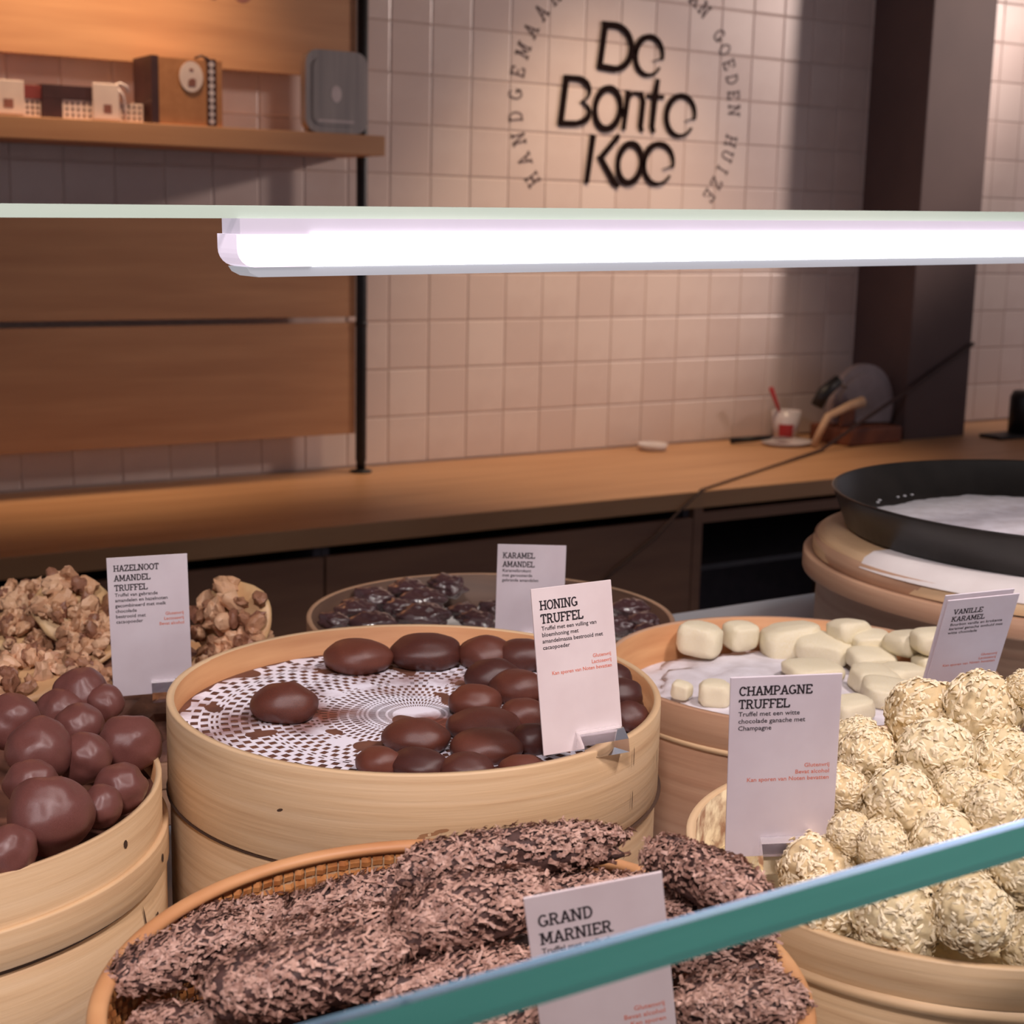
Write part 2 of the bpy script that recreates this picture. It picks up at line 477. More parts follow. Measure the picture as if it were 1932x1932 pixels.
struct('floor', MB().box(-3.0, 6.2, -2.5, 3.8, -0.05, 0.0), M['floor'])
struct('ceiling', MB().box(-3.0, 6.2, -2.5, 3.8, 3.0, 3.05), M['ceil'])
wall = struct('wall_back', MB().box(-3.0, 6.2, WY+0.006, WY+0.14, 0.0, 3.0), M['grout'])
TW, TH, X0, Z0 = 0.12394, 0.13, 1.94623, EYE+0.50796
def tile_mesh():
    a, b = TW/2-0.0010, TH/2-0.0012
    c = 0.0035
    v = [(-a, 0, -b), (a, 0, -b), (a, 0, b), (-a, 0, b), (-a, -.0022, -b), (a, -.0022, -b), (a, -.0022, b), (-a, -.0022, b),
         (-a+c, -.0035, -b+c), (a-c, -.0035, -b+c), (a-c, -.0035, b-c), (-a+c, -.0035, b-c)]
    f = [(8, 9, 10, 11)]
    for i in range(4):
        j = (i+1) % 4
        f += [(i, j, 4+j, 4+i), (4+i, 4+j, 8+j, 8+i)]
    me = bpy.data.meshes.new('tile')
    me.from_pydata(v, [], f)
    me.materials.append(M['tile'])
    return me
TM = tile_mesh()
rng = random.Random(5)
for j in range(-10, 24):
    for r in range(-3, 10):
        cx = X0 + (j+0.5)*TW
        cz = Z0 - (r+0.5)*TH
        if cx < 1.78:
            if not (1.50 < cz+0.07 and cz < 1.97 or cz < 1.06): continue
            if cz > 1.97: continue
        if 3.76 < cx < 3.93: continue
        if cz - TH/2 < CT - 0.1 or cz > 2.42: continue
        if cx > 4.62: continue
        o = link('tile', TM, wall, (cx, WY+0.006, cz))
        o.rotation_euler = (R(rng.uniform(-.35, .35)), 0, R(rng.uniform(-.35, .35)))
# plain upper wall and far right are the same wall, out of view
struct('wall_pillar', MB().box(3.690, 3.975, 3.42, WY+0.006, 0.0, 3.0, 0.004), M['pillar'])

# ================================================================== BACK COUNTER
wt = MB().box(-0.6, 5.4, 2.96, WY-0.002, 0.862, CT, 0.003).build('worktop', M['oak_top'])
tag(wt, 'long oak worktop running along the tiled wall', 'worktop')

def door(parent, x0, x1, z0, z1):
    MB().box(x0, x1, 2.966, 2.984, z0, z1, 0.0015).build('door', M['cab'], parent)
cabs = [(-0.58, 0.40, 'brown base cabinet under the worktop at far left behind hazelnut clusters'),
        (0.402, 1.42, 'brown base cabinet under the worktop, behind the hazelnut card'),
        (1.422, 2.458, 'brown base cabinet under the worktop, behind the back card and next to the open niche')]
for x0, x1, lb in cabs:
    t = thing('base_cabinet', lb, 'cabinet', ((x0+x1)/2, 3.3, 0), group='base cabinets under the worktop')
    cx = (x0+x1)/2
    b = MB()
    b.box(x0-cx, x0-cx+.018, -.314, .35, .08, .86).box(x1-cx-.018, x1-cx, -.314, .35, .08, .86)
    b.box(x0-cx+.018, x1-cx-.018, -.314, .35, .08, .10).box(x0-cx+.018, x1-cx-.018, .335, .35, .10, .86)
    b.build('carcass', M['cab_dark'], t)
    MB().box(x0-cx+.002, x1-cx-.002, -.334, -.316, .085, .838, .0015).build('door', M['cab'], t)
    MB().box(x0-cx+.02, x1-cx-.02, -.27, .33, 0, .08).build('plinth', M['cab_dark'], t)
t = thing('open_cabinet', 'open cabinet with a dark niche and one shelf, between the baskets and black tray', 'cabinet', (3.0, 3.3, 0))
x0, x1 = -0.538, 0.56
for xa in (x0, x1-.03):
    MB().box(xa, xa+.03, -.33, .35, .08, .86, .001).build('side_panel', M['cab'], t)
MB().box(x0+.03, x1-.03, -.33, -.31, .820, .848, .001).build('top_rail', M['cab'], t)
MB().box(x0+.03, x1-.03, .33, .35, .08, .86).build('back_panel', M['cab_dark'], t)
MB().box(x0+.03, x1-.03, -.315, .33, .690, .704, .001).build('shelf', M['steel_dark'], t)
MB().box(x0+.03, x1-.03, -.33, .33, .08, .12).build('bottom_panel', M['cab_dark'], t)
MB().box(x0+.02, x1-.02, -.27, .33, 0, .08).build('plinth', M['cab_dark'], t)

# ================================================================== WALL RACK
rack = thing('wall_rack', 'oak wall rack with three board panels, a shelf and black posts', 'shelving', (1.822, 3.585, CT))
ox, oy, oz = 1.822, 3.585, CT
def pole(dx):
    p = MB().lathe([(0, .006), (.0125, .006), (.0125, .028), (.0145, .034), (.0145, 2.08), (0, 2.08)], 20, (dx, 0, 0)).build('post', M['black'], rack, True)
    MB().lathe([(0, 0), (.029, 0), (.029, .005), (.012, .008), (.007, .012), (.007, .03), (0, .03)], 28, (dx, 0, 0)).build('foot', M['black'], p, True)
    MB().lathe([(.0146, .386), (.0158, .388), (.0158, .397), (.0146, .399)], 20, (dx, 0, 0)).build('collar', M['black'], p, True)
pole(0); pole(-1.75)
def board(z0, z1, nm='board_panel'):
    return MB().box(-1.74, -.017, 0.0, .020, z0-oz, z1-oz, .0015).build(nm, M['oak'], rack)
bp = board(1.916, 2.46)
board(1.3185, 1.565)
board(1.012, 1.303)
MB().box(-1.76, -.020, -.165, .0795, 1.7225-oz, 1.7705-oz, .002).build('shelf', M['oak'], rack)
for dx in (-1.60, -0.10):
    for z in (2.2, 1.44, 1.16, 1.745):
        MB().box(dx-.012, dx+.012, .02 if z != 1.745 else .03, .0755, z-oz-.012, z-oz+.012).build('wall_bracket', M['black'], rack)
mbw = MB()
ww = word_width("KADO'S", 0.07)
slab_word(mbw, "KADO'S", -.300-ww, 2.0745-oz, 0.07, place=lambda a, b_: (a, -0.0006, b_))
mbw.build('lettering', M['seal'], bp)['label'] = "brown lettering cut off by the picture's top"

# ================================================================== WALL SIGN
sign = thing('wall_sign', 'dark raised shop name lettering inside a ring of small letters on the tiles', 'sign', (2.731, WY+0.0022, 1.904))
SX, SZ = 2.731, 1.904
def raised(name, strokes, parent, depth=0.005, m=None):
    mb = MB()
    for pts, ws in strokes:
        ws = [q*KW for q in ws] if isinstance(ws, list) else ws*KW
        v, f = ribbon(pts, ws)
        n = len(v)
        depth += 0.0003
        fr = [(p.x, -depth, p.y) for p in v]
        bk = [(p.x, 0, p.y) for p in v]
        mb.add(fr+bk, [tuple(q) for q in f] + [(2*i, 2*i+2, n+2*i+2, n+2*i) for i in range(n//2-1)]
               + [(2*i+3, 2*i+1, n+2*i+1, n+2*i+3) for i in range(n//2-1)] + [(0, n, n+1, 1), (n-2, n-1, 2*n-1, 2*n-2)])
    return mb.build(name, m or M['ink'], parent)
def E_(cx, cy, rx, ry, tilt=0):
    # bold hook e: thick left side, thin tail and a hair-thin bar
    n = 26
    pts, ws = [], []
    for i in range(n+1):
        a = R(-8 + 335*i/n - 0)
        pts.append((cx + rx*math.cos(a) + 0.05*ry*math.sin(a), cy + ry*math.sin(a)))
        u = i/n
        ws.append(0.0045 + 0.0075*math.sin(PI*min(1, u*1.08))**0.7 if u < .93 else 0.0032)
    return [(pts, ws), ([(cx+rx*.98, cy-ry*.05), (cx+rx*.3, cy-ry*.25)], [.0022, .0012])]
def O_(cx, cy, rx, ry):
    n = 30
    pts, ws = [], []
    for i in range(n+1):
        a = R(360*i/n)
        pts.append((cx + rx*.93*math.cos(a) + 0.08*ry*math.sin(a), cy + ry*math.sin(a)))
        ws.append(0.0105 + 0.0025*abs(math.sin(a)))
    return [(pts, ws)]
W1 = 0.0125
KW = 0.74
sgn = []
# De
sgn.append(('D', [([(2.616-SX, .102), (2.633-SX, .228)], W1), ([(2.622-SX, .222)] + [(p[0], p[1]) for p in arc(2.668-SX, .163, .060, .060, 88, -88, 12)] + [(2.612-SX, .107)], [W1, W1, .012, .012, .012, .0115, .0115, .011, .0115, .0115, .012, .012, .012, W1, W1])]))
sgn.append(('e', E_(2.792-SX, .148, .050, .054)))
# Bonte
sgn.append(('B', [([(2.487-SX, -.062), (2.504-SX, .074)], .0125), ([(2.500-SX, .068)] + arc(2.540-SX, .036, .045, .033, 80, -70, 8), [.011]*4+[.009, .0075, .006, .004, .003, .0025]),
                  (arc(2.530-SX, -.022, .056, .034, 60, -95, 8) + [(2.484-SX, -.057)], [.003, .004, .006, .009, .011, .012, .011, .011, .011, .011])]))
sgn.append(('o', O_(2.650-SX, -.008, .048, .057)))
sgn.append(('n', [([(2.709-SX, -.064), (2.722-SX, .047)], [.009, .012]), ([(2.716-SX, .018), (2.742-SX, .042), (2.768-SX, .040), (2.776-SX, .018), (2.770-SX, -.052), (2.778-SX, -.066)], [.003, .005, .011, .012, .011, .006])]))
sgn.append(('t', [([(2.828-SX, .086), (2.818-SX, .03), (2.812-SX, -.05), (2.820-SX, -.066)], [.008, .014, .011, .008]), ([(2.788-SX, .036), (2.852-SX, .036)], [.007, .008])]))
sgn.append(('e', E_(2.918-SX, -.014, .054, .058)))
# Koe
sgn.append(('K', [([(2.584-SX, -.219), (2.602-SX, -.083)], [.010, .0125]), ([(2.694-SX, -.080), (2.630-SX, -.148)], [.009, .010]), ([(2.626-SX, -.140), (2.683-SX, -.216), (2.698-SX, -.226)], [.010, .012, .006])]))
sgn.append(('o', O_(2.736-SX, -.158, .046, .056)))
sgn.append(('e', E_(2.842-SX, -.156, .055, .058)))
for ch, st in sgn:
    raised('letter', st, sign)
# little joining bars between letters
raised('joining_bar', [([(2.728-SX, .158), (2.744-SX, .156)], .008)], sign)
raised('joining_bar', [([(2.694-SX, -.012), (2.714-SX, -.014)], .013)], sign)
raised('joining_bar', [([(2.780-SX, -.158), (2.790-SX, -.158)], .010)], sign)
# ring of small slab letters
RR, LH = 0.372, 0.045
def ring_text(text, a_start, step):
    a = a_start
    for ch in text:
        if ch != ' ':
            ca, sa = math.cos(a), math.sin(a)
            mb = MB()
            wd = G[ch][0]*LH*.82
            def place(x, y):
                # letters stand outward: up = radial
                rad = RR + y
                return (rad*ca + (x-wd/2)*sa, -0.0008, rad*sa - (x-wd/2)*ca)
            slab_word(mb, ch, 0, 0, LH, hw=0.06, squeeze=.82, slab=.11, place=place)
            mb.build('ring_letter', M['ink_grey'], sign)
        a -= step
ring_text('HANDGEMAAKT', R(213), R(8.75))
ring_text('VAN GOEDEN HUIZE', R(61.5), R(6.62))

# ================================================================== THINGS ON THE SHELF
SZT = 1.7705
def dots(mb, x0, x1, z0, z1, nx, nz, y, r, mi=0, stag=False):
    for i in range(nx):
        for k in range(nz):
            cx = x0 + (x1-x0)*(i+.5)/nx; cz = z0 + (z1-z0)*(k+.5)/nz
            mb.add([(cx-r, y, cz), (cx, y, cz-r), (cx+r, y, cz), (cx, y, cz+r)], [(0, 1, 2, 3)], mi)
# red gift box at far left
t = thing('gift_box', 'small gift box with red lid and white tag at the shelf left end', 'gift box', (0.925, 3.50, SZT), group='patterned gift boxes on the shelf')
MB().box(-.085, .047, -.045, .045, 0, .040, .001).build('box_base', M['tagwhite'], t)
MB().box(-.087, .049, -.047, .047, .040, .068, .001).build('lid', M['redbox'], t)
d = MB(); dots(d, .012, .045, .004, .038, 3, 3, -.0455, .0038); d.build('dot_pattern', M['brownbox'], t)
MB().box(-.07, .010, -.052, -.0475, .004, .076, .002).build('tag', M['tagwhite'], t)
MB().box(-.035, -.014, -.0527, -.0522, .018, .036).build('tag_seal', M['seal'], t)
# brown gift box
t = thing('gift_box', 'long dark brown gift box with dotted white side and white tag', 'gift box', (1.085, 3.50, SZT), group='patterned gift boxes on the shelf')
MB().box(-.11, .115, -.05, .05, 0, .042, .001).build('box_base', M['tagwhite'], t)
MB().box(-.112, .05, -.052, .052, .042, .072, .001).build('lid', M['brownbox'], t)
MB().box(-.1125, -.068, -.0526, -.02, 0.001, .042).build('side_shade', M['brownbox'], t)
d = MB(); dots(d, -.064, .113, .003, .041, 14, 3, -.0507, .0036); d.build('dot_pattern', M['brownbox'], t)
MB().box(-.002, .058, -.058, -.053, .002, .082, .003).build('tag', M['tagwhite'], t)
MB().box(.022, .040, -.0587, -.0582, .018, .036).build('tag_seal', M['seal'], t)
bow = MB()
bow.tube([(.05, -.05, .078), (.062, -.055, .084), (.075, -.055, .078), (.080, -.054, .066)], .0035, 6)
bow.tube([(.056, -.055, .072), (.066, -.056, .060), (.070, -.056, .048), (.071, -.0545, .03), (.071, -.0535, .0)], .0028, 6)
bow.build('ribbon', M['ribbon_white'], t, True)
# kraft box
t = thing('kraft_box', 'tall kraft paper box with white oval seal and spotted ribbon', 'gift box', (1.315, 3.49, SZT))
MB().box(-.10, .068, -.06, .06, 0, .148, .0015).build('box_base', M['kraft'], t)
MB().box(-.1015, -.085, -.0612, .0612, 0, .1495).build('ribbon', M['brownbox'], t)
MB().box(.030, .052, -.0612, .0612, 0, .150).build('ribbon', M['brownbox'], t)
d = MB(); dots(d, .031, .051, .004, .146, 1, 9, -.0616, .0082); d.build('ribbon_dots', M['ribbon_white'], t)
sp = [(-.012, -.0622)]
ov = [( -.008 + .028*math.cos(R(a)), .108 + .034*math.sin(R(a))) for a in range(0, 360, 15)]
MB().prism(ov, -.0625, -.0607).build('seal', M['tagwhite'], t)
ov2 = [(-.016, .086), (.002, .086), (.003, .102), (-.006, .105), (-.015, .100)]
MB().prism(ov2, -.0630, -.0626).build('seal_emblem', M['seal'], t)
MB().box(-.012, -.003, -.0630, -.0626, .120, .126).build('seal_emblem', M['seal'], t)
bow = MB()
bow.tube([(.005, -.05, .150), (.018, -.058, .156), (.034, -.06, .150)], .003, 6)
bow.build('bow', M['brownbox'], t, True)
# tin
t = thing('metal_tin', 'grey metal tin with rounded corners standing upright at the shelf end', 'tin', (1.675, 3.47, SZT))
def rrect(w_, h, r, n=6):
    p = []
    for cx, cz, a0 in ((w_/2-r, h-r, 0), (-w_/2+r, h-r, 90), (-w_/2+r, r, 180), (w_/2-r, r, 270)):
        p += [(cx + r*math.cos(R(a0+90*i/n)), cz + r*math.sin(R(a0+90*i/n))) for i in range(n+1)]
    return p
MB().prism(rrect(.160, .190, .03), -.028, -.006).build('tin_body', M['tin'], t)
MB().prism([(x*1.03, z*1.0+.001) for x, z in rrect(.160, .192, .031)], -.040, -.026).build('lid', M['tin'], t)
MB().prism([(x, z+.018) for x, z in rrect(.128, .156, .022)], -.0425, -.0398).build('lid_panel', M['tin'], t)
MB().prism([(-.003+.014*math.cos(R(a)), .092+.020*math.sin(R(a))) for a in range(0, 360, 30)], -.0432, -.0424).build('emblem', M['ribbon_white'], t)
MB().box(-.05, .045, -.0432, -.0424, .026, .031).build('pale_reflection', M['ribbon_white'], t)  # pale strip painted in for the reflection low on the tin

# ================================================================== THINGS ON THE WORKTOP
t = thing('dish', 'small white dish alone on the worktop by the tiles', 'dish', (2.80, 3.585, CT))
MB().lathe([(0, 0), (.036, 0), (.046, .020), (.043, .020), (.034, .004), (0, .004)], 32).build('bowl', M['plate'], t, True)
t = thing('plate', 'oval white plate in front of the slicer', 'plate', (3.262, 3.50, CT))
pm = MB().lathe([(0, 0), (.06, 0), (.088, .010), (.086, .013), (.058, .004), (0, .004)], 40)
pm.v = [(x, y*.8, z) for x, y, z in pm.v]
pm.build('plate_body', M['plate'], t, True)
t = thing('spatula', 'dark handled spatula leaning onto the white plate edge', 'spatula', (3.17, 3.55, CT))
MB().tube([(-.07, .03, .012), (0, .0, .017), (.05, -.02, .022)], [.010, .009, .006], 8).build('handle', M['black'], t, True)
MB().box(.045, .11, -.05, -.01, .018, .021).build('blade', M['grey_plastic'], t)
t = thing('cup', 'pale plastic cup with red print beside the slicer', 'cup', (3.345, 3.60, CT))
MB().lathe([(0, 0), (.036, 0), (.047, .092), (.045, .092), (.034, .003), (0, .003)], 32).build('cup_body', M['plate'], t, True)
MB().lathe([(.0375, .012), (.0425, .052)], 32, a0=R(195), a1=R(262)).build('red_print', M['red'], t, True)
t = thing('red_spoon', 'red handled spoon standing in the pale cup', 'spoon', (3.345, 3.60, CT+.004))
MB().tube([(.010, 0, .0), (-.048, -.012, .10), (-.088, -.018, .165)], [.004, .005, .008], 8).build('handle', M['red'], t, True)
MB().lathe([(0, 0), (.012, .001), (.011, .004), (0, .003)], 16, (.010, 0, 0)).build('spoon_bowl', M['plate'], t, True)
t = thing('slicer', 'grey domed slicer with black handle on wooden base by the pillar', 'slicer', (3.53, 3.47, CT))
MB().box(-.12, .11, -.09, .09, 0, .055, .008).build('base', M['slicer'], t)
mb = MB()
mb.prism([(.01 + .135*math.cos(R(a)), .105 + .142*math.sin(R(a))) for a in range(-20, 201, 8)], -.012, .012)
mb.prism([(.01 + .115*math.cos(R(a)), .100 + .120*math.sin(R(a))) for a in range(-20, 201, 8)], -.020, -.010)
mb.build('blade_guard', M['grey_plastic'], t)
mb = MB()
mb.prism([(.04 + .125*math.cos(R(a)), .095 + .130*math.sin(R(a))) for a in range(-20, 201, 8)], .03, .05)
mb.build('rear_guard', M['grey_plastic'], t)
MB().tube([(-.21, -.03, .125), (-.19, -.035, .165), (-.135, -.04, .205)], [.020, .022, .017], 10).build('handle', M['black'], t, True)
MB().tube([(-.135, -.04, .2), (-.09, -.03, .18)], .006, 6).build('handle_rod', M['tin'], t, True)
mb = MB()
mb.tube([(-.235, -.05, .006), (-.185, -.055, .095), (-.10, -.06, .125), (-.045, -.06, .135)], [.010, .012, .014, .018], 8)
mb.build('arm', M['beige'], t, True)
MB().box(-.10, -.04, -.03, .03, .05, .12, .006).build('post', M['slicer'], t)
t = thing('canister', 'black canister at the right edge on the worktop', 'canister', (4.165, 3.33, CT))
MB().lathe([(0, 0), (.055, 0), (.055, .13), (.045, .15), (0, .152)], 32).build('body', M['black'], t, True)
MB().box(-.17, .02, -.045, .045, 0, .012, .003).build('foot_plate', M['black'], t)
mb = MB()
P = [(3.978, 3.414, 1.212), (3.963, 3.412, 1.206), (3.82, 3.413, 1.138), (3.672, 3.405, 1.068), (3.46, 3.375, 0.99), (3.257, 3.342, .913),
     (2.86, 3.15, .911), (2.47, 2.957, .911), (2.455, 2.954, .900), (2.40, 2.953, .862), (2.33, 2.958, .80), (2.205, 2.960, .726), (2.12, 2.962, .66)]
mb.tube(P, [.0062, .0062, .0062, .0062, .006, .005, .003, .003, .003, .0035, .0035, .0035, .0035], 8)
tag(mb.build('slanting_line', M['line'], None, True), 'thin dark line slanting from the pillar across the worktop and cabinet front', 'line')  # made-up tube drawing a dark slanting line of unknown origin

# ================================================================== DISPLAY CASE
DK = EYE - 0.45
case = thing('display_case', 'display case with pale deck, green edged front glass and glass canopy', 'display case', (0.6, 0.8, 0))
def L(x, y, z): return (x-.6, y-.8, z)
MB().box(-1.3, 1.5, -.46, .565, DK-.02, DK, .003).build('deck', M['deck'], case)
MB().box(-1.28, 1.48, -.44, .55, 0.10, DK-.02).build('case_body', M['steel_dark'], case)
MB().box(-1.25, 1.45, -.42, .52, 0.0, .10).build('plinth', M['black'], case)
# front glass: leans a little towards the customer; its polished top edge is bevelled
mb = MB()
a = R(10); T = 0.0150
ux, uz = -math.sin(a), math.cos(a)       # up the pane (y,z)
nx, nz = math.cos(a), math.sin(a)        # through the pane, towards the goods
y0, z0 = .3105-.8, 1.3785                # far top edge
bv = .0035
prof = [(y0+.0005, z0-.0004), (y0-.0042, z0), (y0-nx*(T-.001), z0-nz*(T-.001)), (y0-nx*T-ux*.002, z0-nz*T-uz*.002)]
hgt = .26
prof_b = [(y0-nx*T-ux*hgt, z0-nz*T-uz*hgt), (y0-ux*hgt, z0-uz*hgt)]
poly = prof + prof_b
def strip(i, j, mi, x0=-1.25, x1=1.45):
    p, q = poly[i], poly[j]
    mb.add([(x0, p[0], p[1]), (x1, p[0], p[1]), (x1, q[0], q[1]), (x0, q[0], q[1])], [(0, 1, 2, 3)], mi)
strip(0, 1, 2); strip(1, 2, 1); strip(2, 3, 1); strip(3, 4, 0); strip(4, 5, 1); strip(5, 0, 0)
gl = thing('glass_sneeze_guard', 'clear front glass with thick green polished top edge slanting across lower right', 'glass guard', (0.6, 0.8, 0))
mb.build('front_glass', [M['glass'], M['edge'], M['bevel']], gl)
MB().box(-1.25, 1.45, -.455, -.405, DK, DK+.03, .002).build('glass_channel', M['steel_dark'], gl)
# canopy shelf of glass
cano = thing('glass_canopy', 'flat glass canopy with pale greenish edge above the chocolates', 'glass shelf', (0.6, 0.8, 0))
mb = MB()
mb.box(-1.2, 1.35, 0.0, .30, 1.5685, 1.5755)
mb.m = [0]*len(mb.f)
SLOPE = 0.0169         # the canopy rises slightly to the right
mb.v = [(x, y, z+(x+.6-.327)*SLOPE) for x, y, z in mb.v]
cg = mb.build('canopy_glass', [M['canopy'], M['edge_pale']], cano)
for p in cg.data.polygons:
    if abs(p.normal.y) > .9: p.material_index = 1
for x in (-1.15, 1.32):
    MB().box(x-.012, x+.012, .20, .224, DK, 1.5683+(x-.012+.6-.327)*SLOPE).build('canopy_post', M['tin'], cano)
# LED fitting under the canopy
t = thing('led_light', 'glowing white LED tube fixed under the glass canopy', 'light', (0.327, 0.80, 1.5685), (0, -math.atan(SLOPE), 0))
xl, xr = 0.0, 1.35
def capped(z0, z1, y0, y1, r, name, m):
    # rounded lower left end seen from the front
    pl = [(xl, z1), (xl, z0+r)] + [(xl+r-r*math.cos(R(a)), z0+r-r*math.sin(R(a))) for a in range(15, 91, 15)] + [(xr, z0), (xr, z1)]
    MB().prism(pl, y0, y1).build(name, m, t)
MB().box(.003, xr, -.004, .022, -.0085, 0).build('housing', M['housing'], t)
capped(-.0265, -.0085, -.006, .022, .010, 'end_cap', M['tube_cap']) if False else None
MB().box(.045, xr, -.006, .022, -.0265, -.0085).build('diffuser', M['tube'], t)
xr_, xr = xr, .0449
capped(-.0265, -.0085, -.006, .022, .010, 'end_cap', M['tube_cap'])
xr = xr_
pl = [(xl+.006, -.0265), (xl+.008, -.0295), (xl+.013, -.032), (xr, -.032), (xr, -.0265)]
MB().prism(pl, -.0045, .022).build('lip', M['lip'], t)

# ================================================================== BASKETS
def basket(label, c, zr, Rr, depth, hoops, m=M['wood'], mi=M['wood_in'], th=.0035, seed=1.0, rim=None, base=None, floor_h=None, group=None, name='wooden_basket', fm_=None):
    """c centre, zr rim height, hoops [(z0,z1,r_out)] proud bands, measured from the rim downwards"""
    t = thing(name, label, 'basket', (c[0], c[1], zr-depth), group=group)
    d = depth
    body = MB().lathe([(Rr-th, d-.0005), (Rr-.0006, d), (Rr, d-.0008), (Rr, .002), (Rr-.001, 0), (Rr-th, 0)], 96, closed=True, wob=.0007, seed=seed)
    ww_ = body.build('side_wall', [m, mi], t, True)
    for p in ww_.data.polygons:
        cc = p.center
        if math.hypot(cc.x, cc.y) < Rr-th*.7: p.material_index = 1
    for z0, z1, ro in hoops:
        MB().lathe([(ro-.0045, d-z0), (ro-.0005, d-z0), (ro, d-z0-.0008), (ro, d-z1+.0008), (ro-.0005, d-z1), (ro-.0045, d-z1)], 96, closed=True, wob=.0007, seed=seed).build('hoop', m, t, True)
    fh = d-.035 if floor_h is None else floor_h
    MB().lathe([(0, fh), (Rr-th+.001, fh), (Rr-th+.001, fh-.004), (0, fh-.004)], 64).build('bottom', fm_ or mi, t)
    return t
def mark(t, ang, z, w_, h, r, m, name='nail', tilt=0):
    """small dark slit or nail head on the outside of a basket"""
    mb = MB()
    n = 8
    v = []
    for i in range(n):
        a = 2*PI*i/n
        dx, dz = w_/2*math.cos(a), h/2*math.sin(a)
        dx, dz = dx*math.cos(tilt)-dz*math.sin(tilt), dx*math.sin(tilt)+dz*math.cos(tilt)
        aa = ang + dx/r
        v.append(((r+.0004)*math.cos(aa), (r+.0004)*math.sin(aa), z+dz))
    mb.add(v, [tuple(range(n))])
    mb.build(name, m, t)

def H(h): return EYE-h
# ---- honey truffle basket
CH_ = (.471, .844)
bk = basket('large pale wooden basket of cocoa dusted truffles on a lace doily, centre', CH_, H(.303), .160, .147, [(.0, .059, .1615)], seed=.4, floor_h=.147-.0185, fm_=M['dust_shade_board'])
for ang, z, w_, h in ((295, .134, .0009, .013), (310, .119, .0009, .013), (295, .106, .0009, .013)):
    mark(bk, R(ang), z, w_, h, .1618, M['wood_dark'], 'stitch')
for ang, z in ((212.5, .119), (218, .106)):
    mark(bk, R(ang), z, .0045, .0018, .1618, M['wood_dark'], 'nail', .4)
for ang_, z_, w_ in ((243.5, .112, .012), (244.6, .107, .006), (246, .114, .009), (242, .110, .005)):
    mark(bk, R(ang_), z_, w_, .0022, .1617, M['seal_wood'], 'stain', .12)
MB().lathe([(.1602, .0855), (.1625, .0875), (.1602, .0878)], 96).build('seam', M['wood_dark'], bk)
# ---- caramel almond basket
bk = basket('pale rimmed round basket of dark glossy clusters behind the central basket', (.732, 1.172), H(.361), .170, .089, [(.0, .03, .1715)], M['wood_pink'], M['inner_shade'], seed=1.3)
MB().lathe([(0, .0008), (.158, .0008), (.158, 0), (0, 0)], 48, (0, 0, .0545)).build('paper_liner', M['paper'], bk)
# ---- fondant basket
bk = basket('round wooden basket of cream fondant cubes on icing sugar, right of centre', (.815, .845), H(.336), .150, .114, [(.0, .0265, .1520)], M['wood_pink'], seed=2.1)
MB().lathe([(.1505, .0845), (.1535, .0862), (.1535, .0884), (.1505, .090)], 96).build('lower_ring', M['wood'], bk, True)
# ---- champagne truffle basket
bk = basket('round wooden basket heaped with cream flaked truffles, lower right', (.604, .508), H(.317), .135, .133, [(.0, .021, .1363)], M['wood'], M['dusted'], seed=3.0, fm_=M['white_choc'])
MB().lathe([(.1355, .107), (.1380, .1085), (.1380, .1115), (.1355, .113)], 96).build('lower_ring', M['wood'], bk, True)
for ang, z, tl in ((189.6, .088, .2), (217, .084, .7), (240, .09, .1)):
    mark(bk, R(ang), z, .0055, .0022, .1353, M['wood_dark'], 'nail', tl)
# ---- milk chocolate basket
bk = basket('tall pale wooden basket of shiny milk chocolate truffles, left edge', (.146, .899), H(.329), .160, .121, [(.029, .0505, .1635)], M['wood'], seed=4.2, floor_h=.104, fm_=M['dust_shade_board'])  # floor colour darkened to stand for shade between the truffles
MB().lathe([(.1602, .0672), (.1612, .0690), (.1602, .0712)], 96).build('groove', M['wood_dark'], bk)
MB().lathe([(.1603, .0), (.1618, .001), (.1618, .064), (.1603, .066)], 96).build('lower_band', M['wood'], bk, True)
for ang, z, w_, h, rr in ((311, .108, .004, .0055, .1603), (327, .081, .004, .006, .1637), (324, .049, .004, .005, .1622), (318, .049, .0016, .034, .1620)):
    mark(bk, R(ang), z, w_, h, rr, M['wood_dark'], 'nail', .3)
# ---- hazelnut basket, almost hidden
bk = basket('wooden basket under the pile of hazelnut clusters at the back left', (.38, 1.22), H(.400), .180, .050, [(.0, .02, .1815)], M['wood_pink'], seed=5.0, floor_h=.012)
